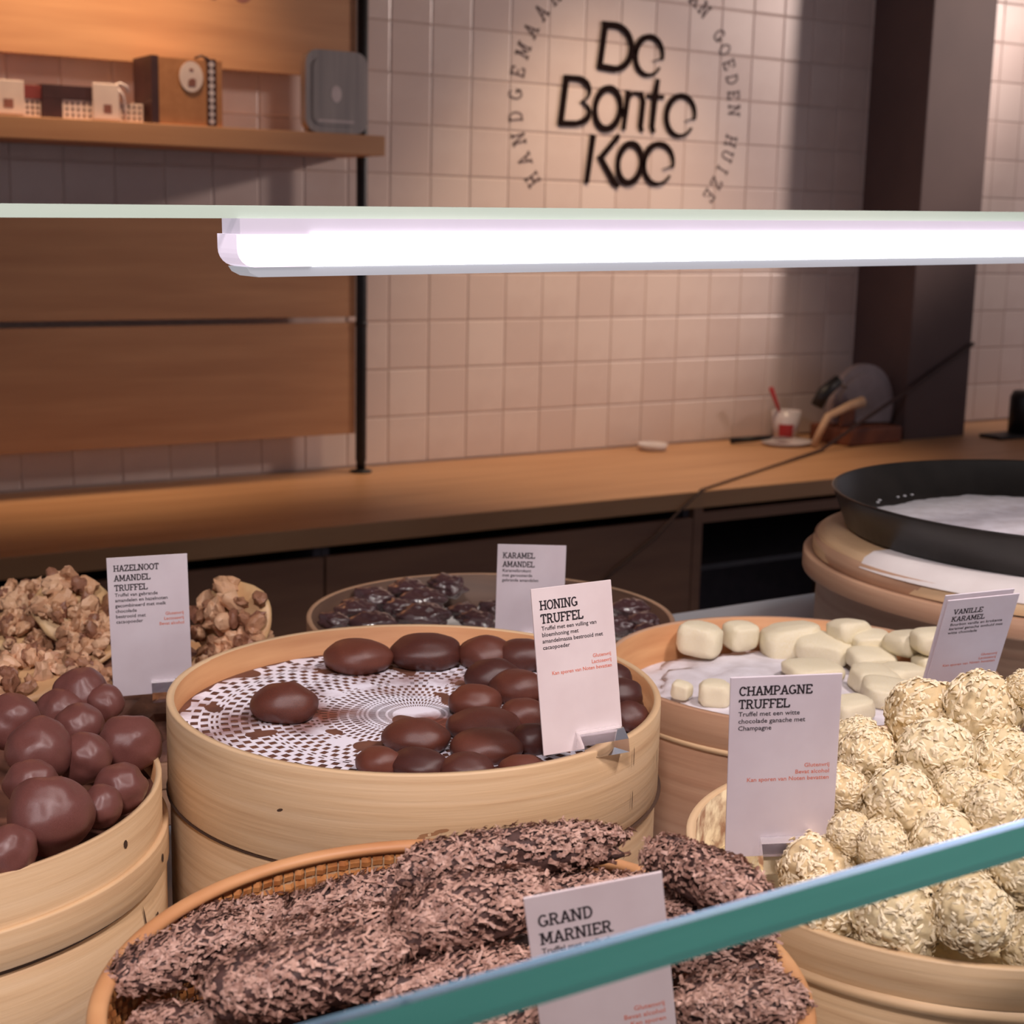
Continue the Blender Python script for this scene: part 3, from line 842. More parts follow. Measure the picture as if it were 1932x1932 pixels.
# ---- flake log basket: woven cane with a thick rim
CG = (.305, .511)
t = thing('woven_basket', 'woven cane basket of chocolate flake logs in the foreground', 'basket', (CG[0], CG[1], DK), group=None)
zz = H(.313)-DK
RG = .150
MB().lathe([(RG-.005+.0042*math.cos(R(a)), zz-.003+.003*math.sin(R(a))) for a in range(0, 360, 30)], 120, closed=True, wob=.0008, seed=2).build('rim', M['rim'], t, True)
MB().lathe([(RG-.004, zz-.003), (RG-.002, .0), (RG-.004, 0), (RG-.006, zz-.003)], 120).build('outer_wall', M['wood'], t, True)
mb = MB()
NA, NZ = 150, 8
def wv(i, k):
    return (1 if (i+k) % 2 == 0 else -1)
for i in range(NA):
    for k in range(NZ):
        a0_, a1_ = 2*PI*i/NA, 2*PI*(i+1)/NA
        z1_ = zz-.006-k*.0058
        z0_ = z1_-.0052
        rr = RG-.0068 - k*.0006
        bul = .0016 if wv(i, k) > 0 else -.0002
        am = (a0_+a1_)/2
        g_ = .08*(a1_-a0_)
        v = []
        for aa, ro in ((a0_+g_, 0), (am, bul), (a1_-g_, 0)):
            for z_, q in ((z0_, 0), ((z0_+z1_)/2, .0006), (z1_, 0)):
                v.append(((rr-ro-q)*math.cos(aa), (rr-ro-q)*math.sin(aa), z_))
        mb.add(v, [(0, 1, 4, 3), (1, 2, 5, 4), (3, 4, 7, 6), (4, 5, 8, 7)])
wo = mb.build('woven_lining', M['weave'], t)
wo['kind'] = 'stuff'
MB().lathe([(0, zz-.052), (RG-.010, zz-.052), (RG-.010, zz-.056), (0, zz-.056)], 64).build('bottom', M['wood_in'], t)

# ---- stacked drum under the black tray
CB = (1.28, .95)
DB = H(.30)-DK
t = thing('wooden_drum', 'large round wooden drum under the black enamel tray, right edge', 'drum', (CB[0], CB[1], DK))
MB().lathe([(0, 0), (.252, 0), (.252, DB-.028), (.256, DB-.028), (.256, DB-.006), (0, DB-.006)], 110, wob=.0008, seed=2).build('drum_body', M['wood_pink'], t, True)
MB().lathe([(.2560, DB-.040), (.2660, DB-.041), (.2668, DB-.039), (.2665, DB-.023), (.2655, DB-.022), (.2560, DB-.0225)], 110, closed=True, wob=.001, seed=1).build('hoop', M['wood_pink'], t, True)
cl = MB()
prof = [(.215, DB+.004), (.240, DB+.0035), (.251, DB-.002), (.2568, DB-.012), (.2572, DB-.021)]
cl.lathe(prof, 120, wob=.002, seed=.7)
o = cl.build('linen_cloth', M['wood'], t, True)
MB().lathe([(.216, DB+.0052), (.242, DB+.0048), (.2525, DB-.0005), (.2582, DB-.010)], 90, a0=R(170), a1=R(300), wob=.001, seed=1).build('paper_liner', M['paper'], t, True)
# ---- black tray
ZT = DB + .0065 + DK
t = thing('enamel_tray', 'black round enamel tray dusted with icing sugar, on the wooden drum', 'tray', (CB[0], CB[1], ZT))
MB().lathe([(0, 0), (.226, 0), (.2405, .036), (.2415, .0375), (.239, .0385), (.2365, .037), (.224, .004), (0, .004)], 110).build('tray_body', M['tray'], t, True)
mb = MB()
n = 160
rr_ = random.Random(9)
ring_o = []
for i in range(n):
    a_ = 2*PI*i/n
    base_r = .198 + .012*noise.noise(Vector((math.cos(a_)*3, math.sin(a_)*3, 1.3))) + .010*noise.noise(Vector((math.cos(a_)*11, math.sin(a_)*11, 4.0)))
    ring_o.append(base_r)
v = [(0, 0, .013)]
rings = 14
for k in range(1, rings+1):
    for i in range(n):
        a_ = 2*PI*i/n
        r_ = ring_o[i]*k/rings
        z_ = .0045 + .009*(1-(k/rings)**2.2) + (.0016*noise.noise(Vector((r_*math.cos(a_)*60, r_*math.sin(a_)*60, 2))) if k < rings else -.0004)
        v.append((r_*math.cos(a_), r_*math.sin(a_), z_))
f = [(0, 1+i, 1+(i+1) % n) for i in range(n)]
for k in range(rings-1):
    for i in range(n):
        b0 = 1+k*n; b1 = 1+(k+1)*n
        f.append((b0+i, b1+i, b1+(i+1) % n, b0+(i+1) % n))
mb.add(v, f)
so = mb.build('icing_sugar', M['sugar'], None, True, (CB[0], CB[1], ZT))
tag(so, 'white icing sugar spread over the black tray', 'sugar', kind='stuff')
for i in range(26):
    a_ = rr_.uniform(R(90), R(300)); r_ = rr_.uniform(.205, .222)
    vv, ff = lump(1, .0022, .0022, .0012, .4, 2, i)
    mb2 = obj('sugar_crumb', vv, ff, M['sugar'], so, True)
    mb2.location = (r_*math.cos(a_), r_*math.sin(a_), .006)

# ================================================================== DOILY AND COCOA TRUFFLES
ZD = H(.3212)
mb = MB()
NR, NT = 96, 432
R0, R1 = 0.0, .1530
def lace(k, i):
    u = k/NR
    if u < .10: return True
    if k % 4 == 0: return True
    band = k//4
    ph = (i + 3*(band % 2)) % 6
    if u > .955:
        return (i % 10) < 8
    if .40 < u < .52 and (i//13) % 2 == 0: return True
    return ph in (0, 1, 2) or (k % 4 == 2 and band % 5 == 0)
v = [(0, 0, 0)]
for k in range(1, NR+1):
    for i in range(NT):
        a_ = 2*PI*i/NT
        r_ = R1*k/NR
        if k == NR: r_ += .0018*math.cos(a_*26)
        v.append((r_*math.cos(a_), r_*math.sin(a_), .0008*noise.noise(Vector((r_*math.cos(a_)*40, r_*math.sin(a_)*40, 0)))))
f = []
for i in range(NT):
    f.append((0, 1+i, 1+(i+1) % NT))
for k in range(1, NR):
    for i in range(NT):
        if lace(k, i):
            b0 = 1+(k-1)*NT; b1 = 1+k*NT
            f.append((b0+i, b1+i, b1+(i+1) % NT, b0+(i+1) % NT))
mb.add(v, f)
dl = mb.build('lace_doily', M['doily'], None, True, (CH_[0], CH_[1], ZD))
tag(dl, 'white lace paper doily dusted with cocoa in the central basket', 'doily')
# board the doily lies on
# (basket bottom sits just under it)

def place_mesh(name, me, loc, rz, label, cat, group, rx=0.0, ry=0.0, sc=(1, 1, 1)):
    o = link(name, me, None, loc)
    o.rotation_euler = (rx, ry, rz)
    o.scale = sc
    return tag(o, label, cat, group)

def meshof(name, v, f, m):
    me = bpy.data.meshes.new(name)
    me.from_pydata([tuple(q) for q in v], [], f)
    me.materials.append(m)
    me.polygons.foreach_set('use_smooth', [True]*len(me.polygons))
    return me

HONEY = [
 (0.3915, 0.8779, 1.261, 0.021, 0.0135), (0.483, 0.954, 1.261, 0.0246, 0.0123), (0.5317, 0.9391, 1.261, 0.0253, 0.0132),
 (0.5684, 0.9164, 1.261, 0.0194, 0.0126), (0.5909, 0.8998, 1.263, 0.0194, 0.0116), (0.5427, 0.8638, 1.261, 0.0194, 0.0129),
 (0.5459, 0.8368, 1.261, 0.0199, 0.0119), (0.5046, 0.8243, 1.261, 0.0168, 0.0114), (0.487, 0.7854, 1.261, 0.0232, 0.0094),
 (0.5197, 0.7895, 1.261, 0.0154, 0.0103), (0.4382, 0.7852, 1.261, 0.0204, 0.0108), (0.3986, 0.7593, 1.261, 0.014, 0.0087),
 (0.4173, 0.7448, 1.261, 0.0171, 0.0087), (0.439, 0.7266, 1.261, 0.0155, 0.0081), (0.4679, 0.7511, 1.261, 0.0218, 0.0097),
 (0.4685, 0.7093, 1.261, 0.0148, 0.008), (0.4982, 0.7467, 1.261, 0.0131, 0.0098), (0.5810, 0.7690, 1.272, 0.0155, 0.0104),
 (0.5760, 0.7530, 1.262, 0.0140, 0.0100), (0.5877, 0.7755, 1.261, 0.0145, 0.0106), (0.6048, 0.8538, 1.263, 0.0189, 0.0113),
 (0.5675, 0.7969, 1.261, 0.0177, 0.0106), (0.5344, 0.7465, 1.261, 0.0167, 0.01), (0.6015, 0.8086, 1.270, 0.0155, 0.0100)]
hv = []
for s in range(5):
    v, f = lump(4, 1, .84, .82, .09, 1.1, s+1.5, flat=-.52, oct_=2)
    hv.append(meshof('cocoa_truffle', v, f, M['cocoa']))
rng = random.Random(11)
HLAB = {
 0: 'cocoa truffle lying alone on the left of the lace doily',
 1: 'reddish cocoa truffle against the far rim, leftmost of the back row in the central basket',
 2: 'dark shiny truffle against the far rim, second from left of the back row',
 3: 'cocoa truffle third in the back row, leaning on the far rim of the central basket',
 4: 'back row cocoa truffle just left of the HONING card top',
 5: 'cocoa truffle in the second row, below the third of the back row',
 6: 'cocoa truffle touching the left edge of the HONING card, second row',
 7: 'peaked cocoa truffle at the left end of the middle row, facing the empty doily',
 8: 'long flat cocoa truffle below the peaked one in the middle of the central basket',
 9: 'cocoa truffle beside the HONING card at half its height, left side',
 10: 'rounded cocoa truffle standing out left above the front row on the doily',
 11: 'front row cocoa truffle, leftmost by the near rim of the central basket',
 12: 'front row cocoa truffle, second from left by the near rim',
 13: 'front row cocoa truffle with a light glint, third from left by the near rim',
 14: 'wide dark cocoa truffle just behind the third of the front row',
 15: 'low cocoa truffle at the right end of the front row, under the HONING card corner',
 16: 'cocoa truffle tucked against the lower left edge of the HONING card',
 17: 'cocoa truffle right of the HONING card, upper one by the right rim',
 18: 'cocoa truffle right of the HONING card, lowest one by the right rim',
 19: 'cocoa truffle directly touching the right edge of the HONING card',
 23: 'cocoa truffle behind the right upper edge of the HONING card, by the far right rim'}
HSKIP = {20, 21, 22}
for i, (x, y, z, rw, rh) in enumerate(HONEY):
    if i in HSKIP: continue
    zc = max(z, ZD + rh*.62)
    s = rw*1.04
    place_mesh('cocoa_truffle', hv[i % 5], (x, y, ZD+.0005+rh*1.30*.52 + max(0, z-1.262)), R(-33)+rng.uniform(-.35, .35), HLAB.get(i, 'TODO'), 'chocolate', 'cocoa truffles in the central basket',
               sc=(s, s, rh*1.30))

# ================================================================== MILK CHOCOLATE TRUFFLES
MILK = [(0.2121, 0.7852, 1.2502, 0.02), (0.243, 0.7936, 1.2463, 0.0106), (0.2609, 0.815, 1.2467, 0.0134), (0.2892, 0.8814, 1.2477, 0.0171), (0.2529, 0.8541, 1.2535, 0.0138), (0.2669, 0.9104, 1.2533, 0.0139), (0.2265, 0.8551, 1.2623, 0.0172), (0.2248, 0.9086, 1.2634, 0.0161), (0.2708, 0.9605, 1.2482, 0.0146), (0.285, 0.970, 1.2557, 0.0160), (0.2960, 0.952, 1.2524, 0.0112), (0.1829, 0.7578, 1.2454, 0.0131), (0.1761, 0.8093, 1.2602, 0.0171), (0.1905, 0.8574, 1.2665, 0.0166), (0.1622, 0.774, 1.2519, 0.0164), (0.2116, 0.8158, 1.2575, 0.0132)]
mv = []
for s in range(6):
    v, f = lump(4, 1, 1, .95, .13, 1.15, s+20.5, oct_=2)
    mv.append(meshof('milk_truffle', v, f, M['milk']))
MLAB = {
 0: 'largest shiny milk chocolate truffle, at the front of the left basket',
 1: 'small milk chocolate truffle pressed against the right of the largest one',
 2: 'milk chocolate truffle by the near rim, right of the small one',
 3: 'glossy milk chocolate truffle at the right rim of the left basket',
 4: 'milk chocolate truffle left of the one at the right rim',
 5: 'milk chocolate truffle in the middle of the upper row in the left basket',
 6: 'big milk chocolate truffle behind and above the largest one',
 7: 'milk chocolate truffle at the left edge of the picture, upper row',
 8: 'milk chocolate truffle in the upper row below the hazelnut disc',
 9: 'topmost milk chocolate truffle, highest at the back of the left basket',
 10: 'small milk chocolate truffle below the HAZELNOOT card corner',
 11: 'milk chocolate truffle in the lower left corner by the near rim of the basket',
 15: 'milk chocolate truffle half hidden behind the largest one, in the dark gap'}
MSKIP = {12, 13, 14}
for i, (x, y, z, r_) in enumerate(MILK):
    if i in MSKIP: continue
    s = r_*1.14
    place_mesh('milk_truffle', mv[i % 6], (x, y, z), rng.uniform(0, 6.3), MLAB.get(i, 'TODO'), 'chocolate', 'milk chocolate truffles in the left basket', rng.uniform(-.5, .5), rng.uniform(-.5, .5), (s, s, s))

# ================================================================== CHAMPAGNE TRUFFLES
CHAMP = [(0.585, 0.5051, 1.3071, 0.0189), (0.6789, 0.5981, 1.2866, 0.0208), (0.5472, 0.4918, 1.2933, 0.0175), (0.5637, 0.5311, 1.3025, 0.0148), (0.692, 0.5662, 1.2971, 0.0216), (0.6834, 0.5406, 1.2754, 0.0187), (0.5675, 0.4516, 1.2998, 0.0139), (0.5705, 0.4746, 1.2994, 0.0125), (0.5489, 0.464, 1.2825, 0.0167), (0.5194, 0.4764, 1.2836, 0.0113), (0.5163, 0.4949, 1.283, 0.0103), (0.5061, 0.5039, 1.2618, 0.0176), (0.4892, 0.4821, 1.2554, 0.0155), (0.5071, 0.4529, 1.258, 0.0195), (0.5226, 0.4231, 1.2694, 0.0166), (0.5331, 0.4439, 1.2776, 0.0147), (0.5562, 0.4392, 1.2807, 0.0124), (0.549, 0.4184, 1.2871, 0.0139), (0.5513, 0.4131, 1.254, 0.014), (0.5322, 0.5182, 1.2946, 0.0122), (0.7026, 0.5456, 1.314, 0.0103), (0.6413, 0.6125, 1.272, 0.0141), (0.6016, 0.4539, 1.3005, 0.0156)]
cv, cf = [], []
frng = random.Random(21)
for s in range(5):
    v, f = lump(5, 1, 1, 1, .16, 2.6, s+40.5, oct_=5)
    cv.append(meshof('flaked_truffle', v, f, M['white_choc']))
    fv, ff = [], []
    for k in range(620):
        p = v[frng.randrange(len(v))]
        nrm = p.normalized()
        t1 = nrm.cross(Vector((frng.uniform(-1, 1), frng.uniform(-1, 1), frng.uniform(-1, 1)))).normalized()
        t2 = nrm.cross(t1)
        l_, w_ = frng.uniform(.05, .14), frng.uniform(.03, .075)
        up = frng.uniform(.0, .06)
        c0 = p*(1.0+frng.uniform(-.005, .02))
        b = len(fv)
        fv += [c0-t1*l_-t2*w_, c0-t1*l_+t2*w_, c0+t1*l_+t2*w_*.7+nrm*up, c0+t1*l_-t2*w_*.7+nrm*up, c0+nrm*(.035+up*.6)]
        ff += [(b, b+1, b+4), (b+1, b+2, b+4), (b+2, b+3, b+4), (b+3, b, b+4)]
    me = bpy.data.meshes.new('chocolate_flakes')
    me.from_pydata([tuple(q) for q in fv], [], ff)
    me.materials.append(M['white_flake'])
    cf.append(me)
CLAB = {
 0: 'big cream flaked truffle in the upper middle of the heap',
 1: 'cream flaked truffle just behind the big upper middle one, below the VANILLE card',
 2: 'round cream flaked truffle in the centre of the heap, left of two smaller ones',
 3: 'cream flaked truffle beside the CHAMPAGNE card, upper right of its red print',
 4: 'wide cream flaked truffle at the top of the heap, under the VANILLE card right corner',
 5: 'cream flaked truffle at the right, below the wide top one',
 6: 'cream flaked truffle at the right above the green glass edge',
 7: 'small cream flaked truffle in the gap between three bigger ones, right of centre',
 8: 'cream flaked truffle resting just above the middle of the green glass edge',
 9: 'small cream flaked truffle above the green edge, second from the CHAMPAGNE card',
 10: 'small cream flaked truffle at the lower right edge of the CHAMPAGNE card',
 11: 'cream flaked truffle in front of the clear holder of the CHAMPAGNE card',
 12: 'cream flaked truffle below the green glass edge, leftmost by the near rim',
 13: 'largest cream flaked truffle, below the green glass edge at the near rim',
 14: 'cream flaked truffle below the green edge, right of the largest one',
 15: 'cream flaked truffle crossed by the green glass edge, between the two lowest ones',
 16: 'small cream flaked truffle crossed by the green edge near the right frame',
 17: 'cream flaked truffle at the right frame where the green edge leaves the picture',
 18: 'cream flaked truffle cut by the right frame below the green edge',
 19: 'cream flaked truffle half behind the right side of the CHAMPAGNE card, at its red print',
 20: 'small cream flaked truffle in the top right corner of the heap, cut by the frame',
 21: 'cream flaked truffle peeping out behind the upper right corner of the CHAMPAGNE card',
 22: 'cream flaked truffle cut by the right frame, above the green edge'}
for i, (x, y, z, r_) in enumerate(CHAMP):
    s = r_*1.02
    o = place_mesh('flaked_truffle', cv[i % 5], (x, y, z), rng.uniform(0, 6.3), CLAB.get(i, 'TODO'), 'chocolate', 'cream flaked truffles in the lower right basket', rng.uniform(-3, 3), rng.uniform(-3, 3), (s, s, s))
    fo = link('flakes', cf[i % 5], o)
    fo['kind'] = 'stuff'
# loose crumb bed under them
v, f = lump(5, .096, .096, .060, .10, 6, 3.3, oct_=5)
v2, f2 = lump(5, .124, .124, .030, .10, 5, 3.9, oct_=5)
f = f + [tuple(k+len(v) for k in q) for q in f2]
v = [q+Vector((.014, .020, 0)) for q in v] + v2
v = [Vector((q.x, q.y, max(q.z, 0))) for q in v]
v = [q if math.hypot(q.x, q.y) < .127 else Vector((q.x*.127/math.hypot(q.x, q.y), q.y*.127/math.hypot(q.x, q.y), q.z)) for q in v]
bed = obj('crumb_bed', v, f, M['white_choc'], None, True, loc=(.604, .508, H(.3515)))
tag(bed, 'bed of cream chocolate crumbs under the flaked truffles', 'crumbs', kind='stuff')
fv, ff = [], []
for k in range(2600):
    p = v[frng.randrange(len(v))]
    if p.z < .004: continue
    nrm = (Vector((p.x*.5, p.y*.5, .05))).normalized()
    t1 = nrm.cross(Vector((frng.uniform(-1, 1), frng.uniform(-1, 1), frng.uniform(-1, 1)))).normalized()
    t2 = nrm.cross(t1)
    l_, w_ = frng.uniform(.0012, .0030), frng.uniform(.0007, .0016)
    c0 = p + nrm*frng.uniform(0, .0008)
    b = len(fv)
    fv += [c0-t1*l_-t2*w_, c0-t1*l_+t2*w_, c0+t1*l_+t2*w_*.7+nrm*.001, c0+t1*l_-t2*w_*.7+nrm*.001, c0+nrm*.0014]
    ff += [(b, b+1, b+4), (b+1, b+2, b+4), (b+2, b+3, b+4), (b+3, b, b+4)]
fo = obj('flakes', fv, ff, M['white_flake'], bed)
fo['kind'] = 'stuff'

# ================================================================== CARAMEL ALMOND CLUSTERS
KAR = [(0.7227, 1.3169, 1.202, 0.0188), (0.766, 1.3126, 1.202, 0.0206), (0.6774, 1.3072, 1.2, 0.021), (0.7253, 1.2906, 1.196, 0.0225), (0.6489, 1.2853, 1.196, 0.0206), (0.6905, 1.2729, 1.196, 0.0171), (0.5994, 1.2348, 1.204, 0.0147), (0.6921, 1.2311, 1.196, 0.0253), (0.739, 1.2338, 1.196, 0.0155), (0.7313, 1.1952, 1.196, 0.0191), (0.7701, 1.2292, 1.196, 0.0156), (0.8715, 1.1417, 1.204, 0.018), (0.8612, 1.1062, 1.202, 0.015), (0.8469, 1.0793, 1.2, 0.0137), (0.8458, 1.1221, 1.196, 0.0151), (0.6372, 1.2315, 1.196, 0.0223)]
kv = []
for s in range(4):
    v, f = lump(4, 1, .74, .56, .34, 1.7, s+60.5, oct_=2)
    kv.append(meshof('almond_cluster', v, f, M['dark']))
KLAB = {
 0: 'dark glossy cluster in the farthest row, left one with blue glint',
 1: 'dark glossy cluster in the farthest row, alone at the right',
 2: 'dark glossy cluster left below the farthest left one',
 3: 'dark glossy cluster between the two farthest ones',
 4: 'dark glossy cluster in the second row at the left rim side',
 5: 'small dark glossy cluster in the middle of the back basket',
 6: 'dark glossy cluster touching the left rim of the back basket',
 7: 'largest dark glossy cluster in front, above the far rim of the central basket',
 8: 'small dark glossy cluster on the white paper in the back basket',
 9: 'dark glossy cluster in front of the white paper, left of the KARAMEL card',
 10: 'dark glossy cluster touching the left edge of the KARAMEL card',
 11: 'dark glossy cluster right of the HONING card, uppermost by the right rim',
 12: 'dark glossy cluster right of the HONING card, at the right rim middle',
 13: 'dark glossy cluster right of the HONING card, lowest by the right rim',
 14: 'dark glossy cluster right beside the HONING card edge in the back basket',
 15: 'dark glossy cluster half hidden by the far rim of the central basket, left side'}
for i, (x, y, z, r_) in enumerate(KAR):
    place_mesh('almond_cluster', kv[i % 4], (x, y, z), R(-33)+rng.uniform(-.5, .5), KLAB.get(i, 'TODO'), 'chocolate', 'dark glossy clusters in the back basket', 0, 0, (r_*1.02, r_*1.02, r_*1.02))
# ================================================================== FONDANT CUBES ON SUGAR
v, f = lump(5, .140, .140, .013, .16, 3, 8.8, oct_=4)
v = [Vector((q.x, q.y, max(q.z, 0)+.0004)) for q in v]
o = obj('icing_sugar', v, f, M['sugar'], None, True, loc=(.815, .845, H(.3702)))
tag(o, 'bed of white icing sugar under the fondant cubes', 'sugar', kind='stuff')
FON = [(0.8161, 0.9696, 1.224, 0.019, 0.0149), (0.8549, 0.9625, 1.224, 0.0151, 0.0128), (0.8917, 0.9382, 1.22, 0.0265, 0.0165), (0.9014, 0.9068, 1.22, 0.0234, 0.0126), (0.9209, 0.9002, 1.234, 0.018, 0.0113), (0.9287, 0.8827, 1.228, 0.017, 0.0112), (0.9398, 0.8491, 1.234, 0.0198, 0.011), (0.9106, 0.8623, 1.22, 0.0198, 0.0101), (0.8712, 0.8196, 1.22, 0.0201, 0.0117), (0.8575, 0.7895, 1.22, 0.0229, 0.0102), (0.9004, 0.8169, 1.22, 0.0191, 0.0106), (0.8474, 0.8653, 1.22, 0.0236, 0.0073), (0.7367, 0.8548, 1.22, 0.0125, 0.0105), (0.7195, 0.8732, 1.22, 0.0081, 0.0073), (0.8041, 0.7772, 1.22, 0.0158, 0.0091), (0.9352, 0.8203, 1.244, 0.0172, 0.0107), (0.9359, 0.8188, 1.222, 0.0172, 0.0108)]
fv_ = []
for s in range(4):
    v, f = lump(4, 1, .95, .86, .10, 1.2, s+80.5, oct_=2, power=.62)
    fv_.append(meshof('fondant_cube', v, f, M['fondant']))
FLAB = {
 0: 'cream fondant cube standing first from left by the far rim',
 1: 'cream fondant cube standing second from left by the far rim',
 2: 'large sugared fondant cube, third from left by the far rim',
 3: 'sugared fondant cube in front right of the large third one',
 4: 'fondant cube at the far rim, right of the large third one',
 5: 'fondant cube in the right half, below the far rim pair',
 6: 'fondant cube at the far rim, halfway to the VANILLE card',
 7: 'fondant cube in the middle of the right half of the sugar basket',
 8: 'pale fondant piece lying right of the CHAMPAGNE card top corner, upper one',
 9: 'pale fondant piece lying in front of the flaked truffles, lower one',
 10: 'fondant piece left of the VANILLE card foot',
 11: 'flat fondant piece just above the CHAMPAGNE card top edge',
 12: 'fondant cube touching the upper left edge of the CHAMPAGNE card',
 13: 'smallest fondant cube at the near left rim of the sugar basket',
 14: 'fondant piece at the right edge of the CHAMPAGNE card beside its title',
 15: 'fondant cube on top of another, beside the VANILLE card upper left edge',
 16: 'fondant cube under another one, beside the VANILLE card left edge'}
for i, (x, y, z, rw, rh) in enumerate(FON):
    place_mesh('fondant_cube', fv_[i % 4], (x, y, z), R(-33)+rng.uniform(-.5, .5), FLAB.get(i, 'TODO'), 'sweet', 'fondant cubes in the sugar basket', rng.uniform(-.15, .15), rng.uniform(-.15, .15), (rw*1.0, rw*.92, rh*1.12))

# ================================================================== CHOCOLATE FLAKE LOGS
LOGS = [(0.3069, 0.5562, 1.287, 0.4065, 0.5372, 1.287, 0.0115), (0.2636, 0.5905, 1.268, 0.3654, 0.5932, 1.268, 0.0105), (0.3086, 0.5445, 1.272, 0.4118, 0.5209, 1.272, 0.0096), (0.2281, 0.6332, 1.247, 0.2851, 0.6264, 1.247, 0.0094), (0.2417, 0.5581, 1.267, 0.3077, 0.5523, 1.267, 0.0121), (0.2869, 0.5239, 1.273, 0.355, 0.526, 1.273, 0.0149), (0.1872, 0.5853, 1.252, 0.2506, 0.5964, 1.252, 0.0116), (0.204, 0.5205, 1.266, 0.2795, 0.517, 1.266, 0.0144), (0.2702, 0.5111, 1.264, 0.3381, 0.504, 1.264, 0.0105), (0.4017, 0.5012, 1.295, 0.4093, 0.4411, 1.295, 0.012), (0.3978, 0.4965, 1.27, 0.4232, 0.4583, 1.27, 0.0128), (0.3912, 0.4724, 1.262, 0.4352, 0.4642, 1.262, 0.011), (0.369, 0.4375, 1.26, 0.4112, 0.4179, 1.26, 0.0118), (0.1828, 0.556, 1.248, 0.2207, 0.5316, 1.248, 0.0075), (0.2999, 0.4931, 1.262, 0.339, 0.497, 1.262, 0.0089), (0.3395, 0.5063, 1.268, 0.4066, 0.5039, 1.268, 0.0117), (0.2457, 0.473, 1.264, 0.3157, 0.4697, 1.264, 0.0114), (0.3301, 0.4721, 1.264, 0.3822, 0.4686, 1.264, 0.011), (0.2999, 0.4454, 1.262, 0.3588, 0.4249, 1.262, 0.0113), (0.1941, 0.4934, 1.255, 0.247, 0.4754, 1.255, 0.012), (0.4037, 0.4655, 1.25, 0.435, 0.4529, 1.25, 0.0092)]
LLAB = {
 0: 'long flake log lying highest at the back, over the far rim of the woven basket',
 1: 'long flake log at the back left, below the far woven rim',
 2: 'long thin flake log running behind the top edge of the GRAND MARNIER card',
 3: 'short flake log at the left with a dark end, under the woven rim',
 4: 'flake log in the left middle, pointing at the pile centre',
 5: 'thick flake log left of the GRAND MARNIER card, with a dark gap beneath',
 6: 'flake log at the far left, its end touching the left rim',
 7: 'thickest flake log in front, lower left of the pile',
 8: 'flake log in front of the dark gap, left of the card',
 9: 'flake log sticking up over the right rim, beside the clear card holder',
 10: 'flake log right of the GRAND MARNIER card, crossed by the green glass edge',
 11: 'flake log right of the card, just under the green glass edge',
 12: 'flake log at the lower right, under the green edge by the right rim',
 13: 'small flake log in the lower left corner of the woven basket',
 14: 'short flake log tucked against the left side of the GRAND MARNIER card',
 16: 'flake log at the bottom frame, left of the GRAND MARNIER card under the green edge',
 20: 'short flake log touching the right rim below the green glass edge'}
LSKIP = {15, 17, 18, 19}
LDZ = {1: -.008, 3: -.004, 4: -.005, 6: .002, 7: .005, 5: .004, 8: -.007, 2: -.003, 14: -.006, 16: -.006}
lr = random.Random(31)
def flakes(pts_n, count, l0, l1, w0, w1, along):
    fv, ff = [], []
    for k in range(count):
        p, nrm = pts_n[lr.randrange(len(pts_n))]
        d = Vector((along*1.6 if lr.random() < .7 else 0, 0, 0)) + Vector((lr.uniform(-1, 1), lr.uniform(-1, 1), lr.uniform(-1, 1)))
        t1 = (d - nrm*d.dot(nrm))
        if t1.length < 1e-4: continue
        t1.normalize()
        t2 = nrm.cross(t1)
        l_, w_ = lr.uniform(l0, l1)/2, lr.uniform(w0, w1)/2
        lift0, lift1 = lr.uniform(-.0002, .0012), lr.uniform(.0002, .0030)
        mid = lr.uniform(.0003, .0016)
        c0 = p + nrm*lr.uniform(-.0006, .0006)
        b = len(fv)
        fv += [c0-t1*l_-t2*w_+nrm*lift0, c0-t1*l_+t2*w_+nrm*lift0, c0-t2*w_*1.1+nrm*(mid+.0004), c0+t2*w_*1.1+nrm*mid, c0+t1*l_-t2*w_*.8+nrm*lift1, c0+t1*l_+t2*w_*.8+nrm*lift1]
        ff += [(b, b+2, b+3, b+1), (b+2, b+4, b+5, b+3)]
    return fv, ff
for i, (xa, ya, za, xb, yb, zb, r_) in enumerate(LOGS):
    if i in LSKIP: continue
    A, B = Vector((xa, ya, za+LDZ.get(i, 0))), Vector((xb, yb, zb+LDZ.get(i, 0)))
    r_ *= 0.98
    ln = (B-A).length/2 + r_*.25
    mid = (A+B)/2
    v, f = lump(4, ln, r_*1.0, r_*.94, .20, 2.2, i+100.5, oct_=4, power=.8)
    o = obj('flake_log', v, f, M['flake_core'], None, True)
    o.location = mid
    o.rotation_euler = (0, 0, math.atan2(yb-ya, xb-xa))
    tag(o, LLAB.get(i, 'TODO'), 'chocolate', 'chocolate flake logs in the woven basket')
    pn = []
    for q in v:
        nn = Vector((q.x/ln/ln, q.y/r_/r_, q.z/r_/r_))
        if nn.length > 0:
            nn.normalize()
            if nn.z > -.35 or lr.random() < .25: pn.append((q, nn))  # fewer shavings below leave the undersides dark, standing in for shade
    fv, ff = flakes(pn, int(1700*(ln*r_)/(.035*.012)), .0022, .0058, .0008, .0017, 1)
    fo = obj('shavings', fv, ff, M['flake'], o)
    fo['kind'] = 'stuff'
v, f = lump(5, .124, .124, .040, .22, 5, 13.3, oct_=4)
v = [Vector((q.x, q.y, max(q.z, 0))) for q in v]
bed = obj('shaving_bed', v, f, M['flake_core'], None, True, loc=(CG[0], CG[1], H(.3648)))
tag(bed, 'loose chocolate shavings under the flake logs', 'shavings', kind='stuff')
pn = []
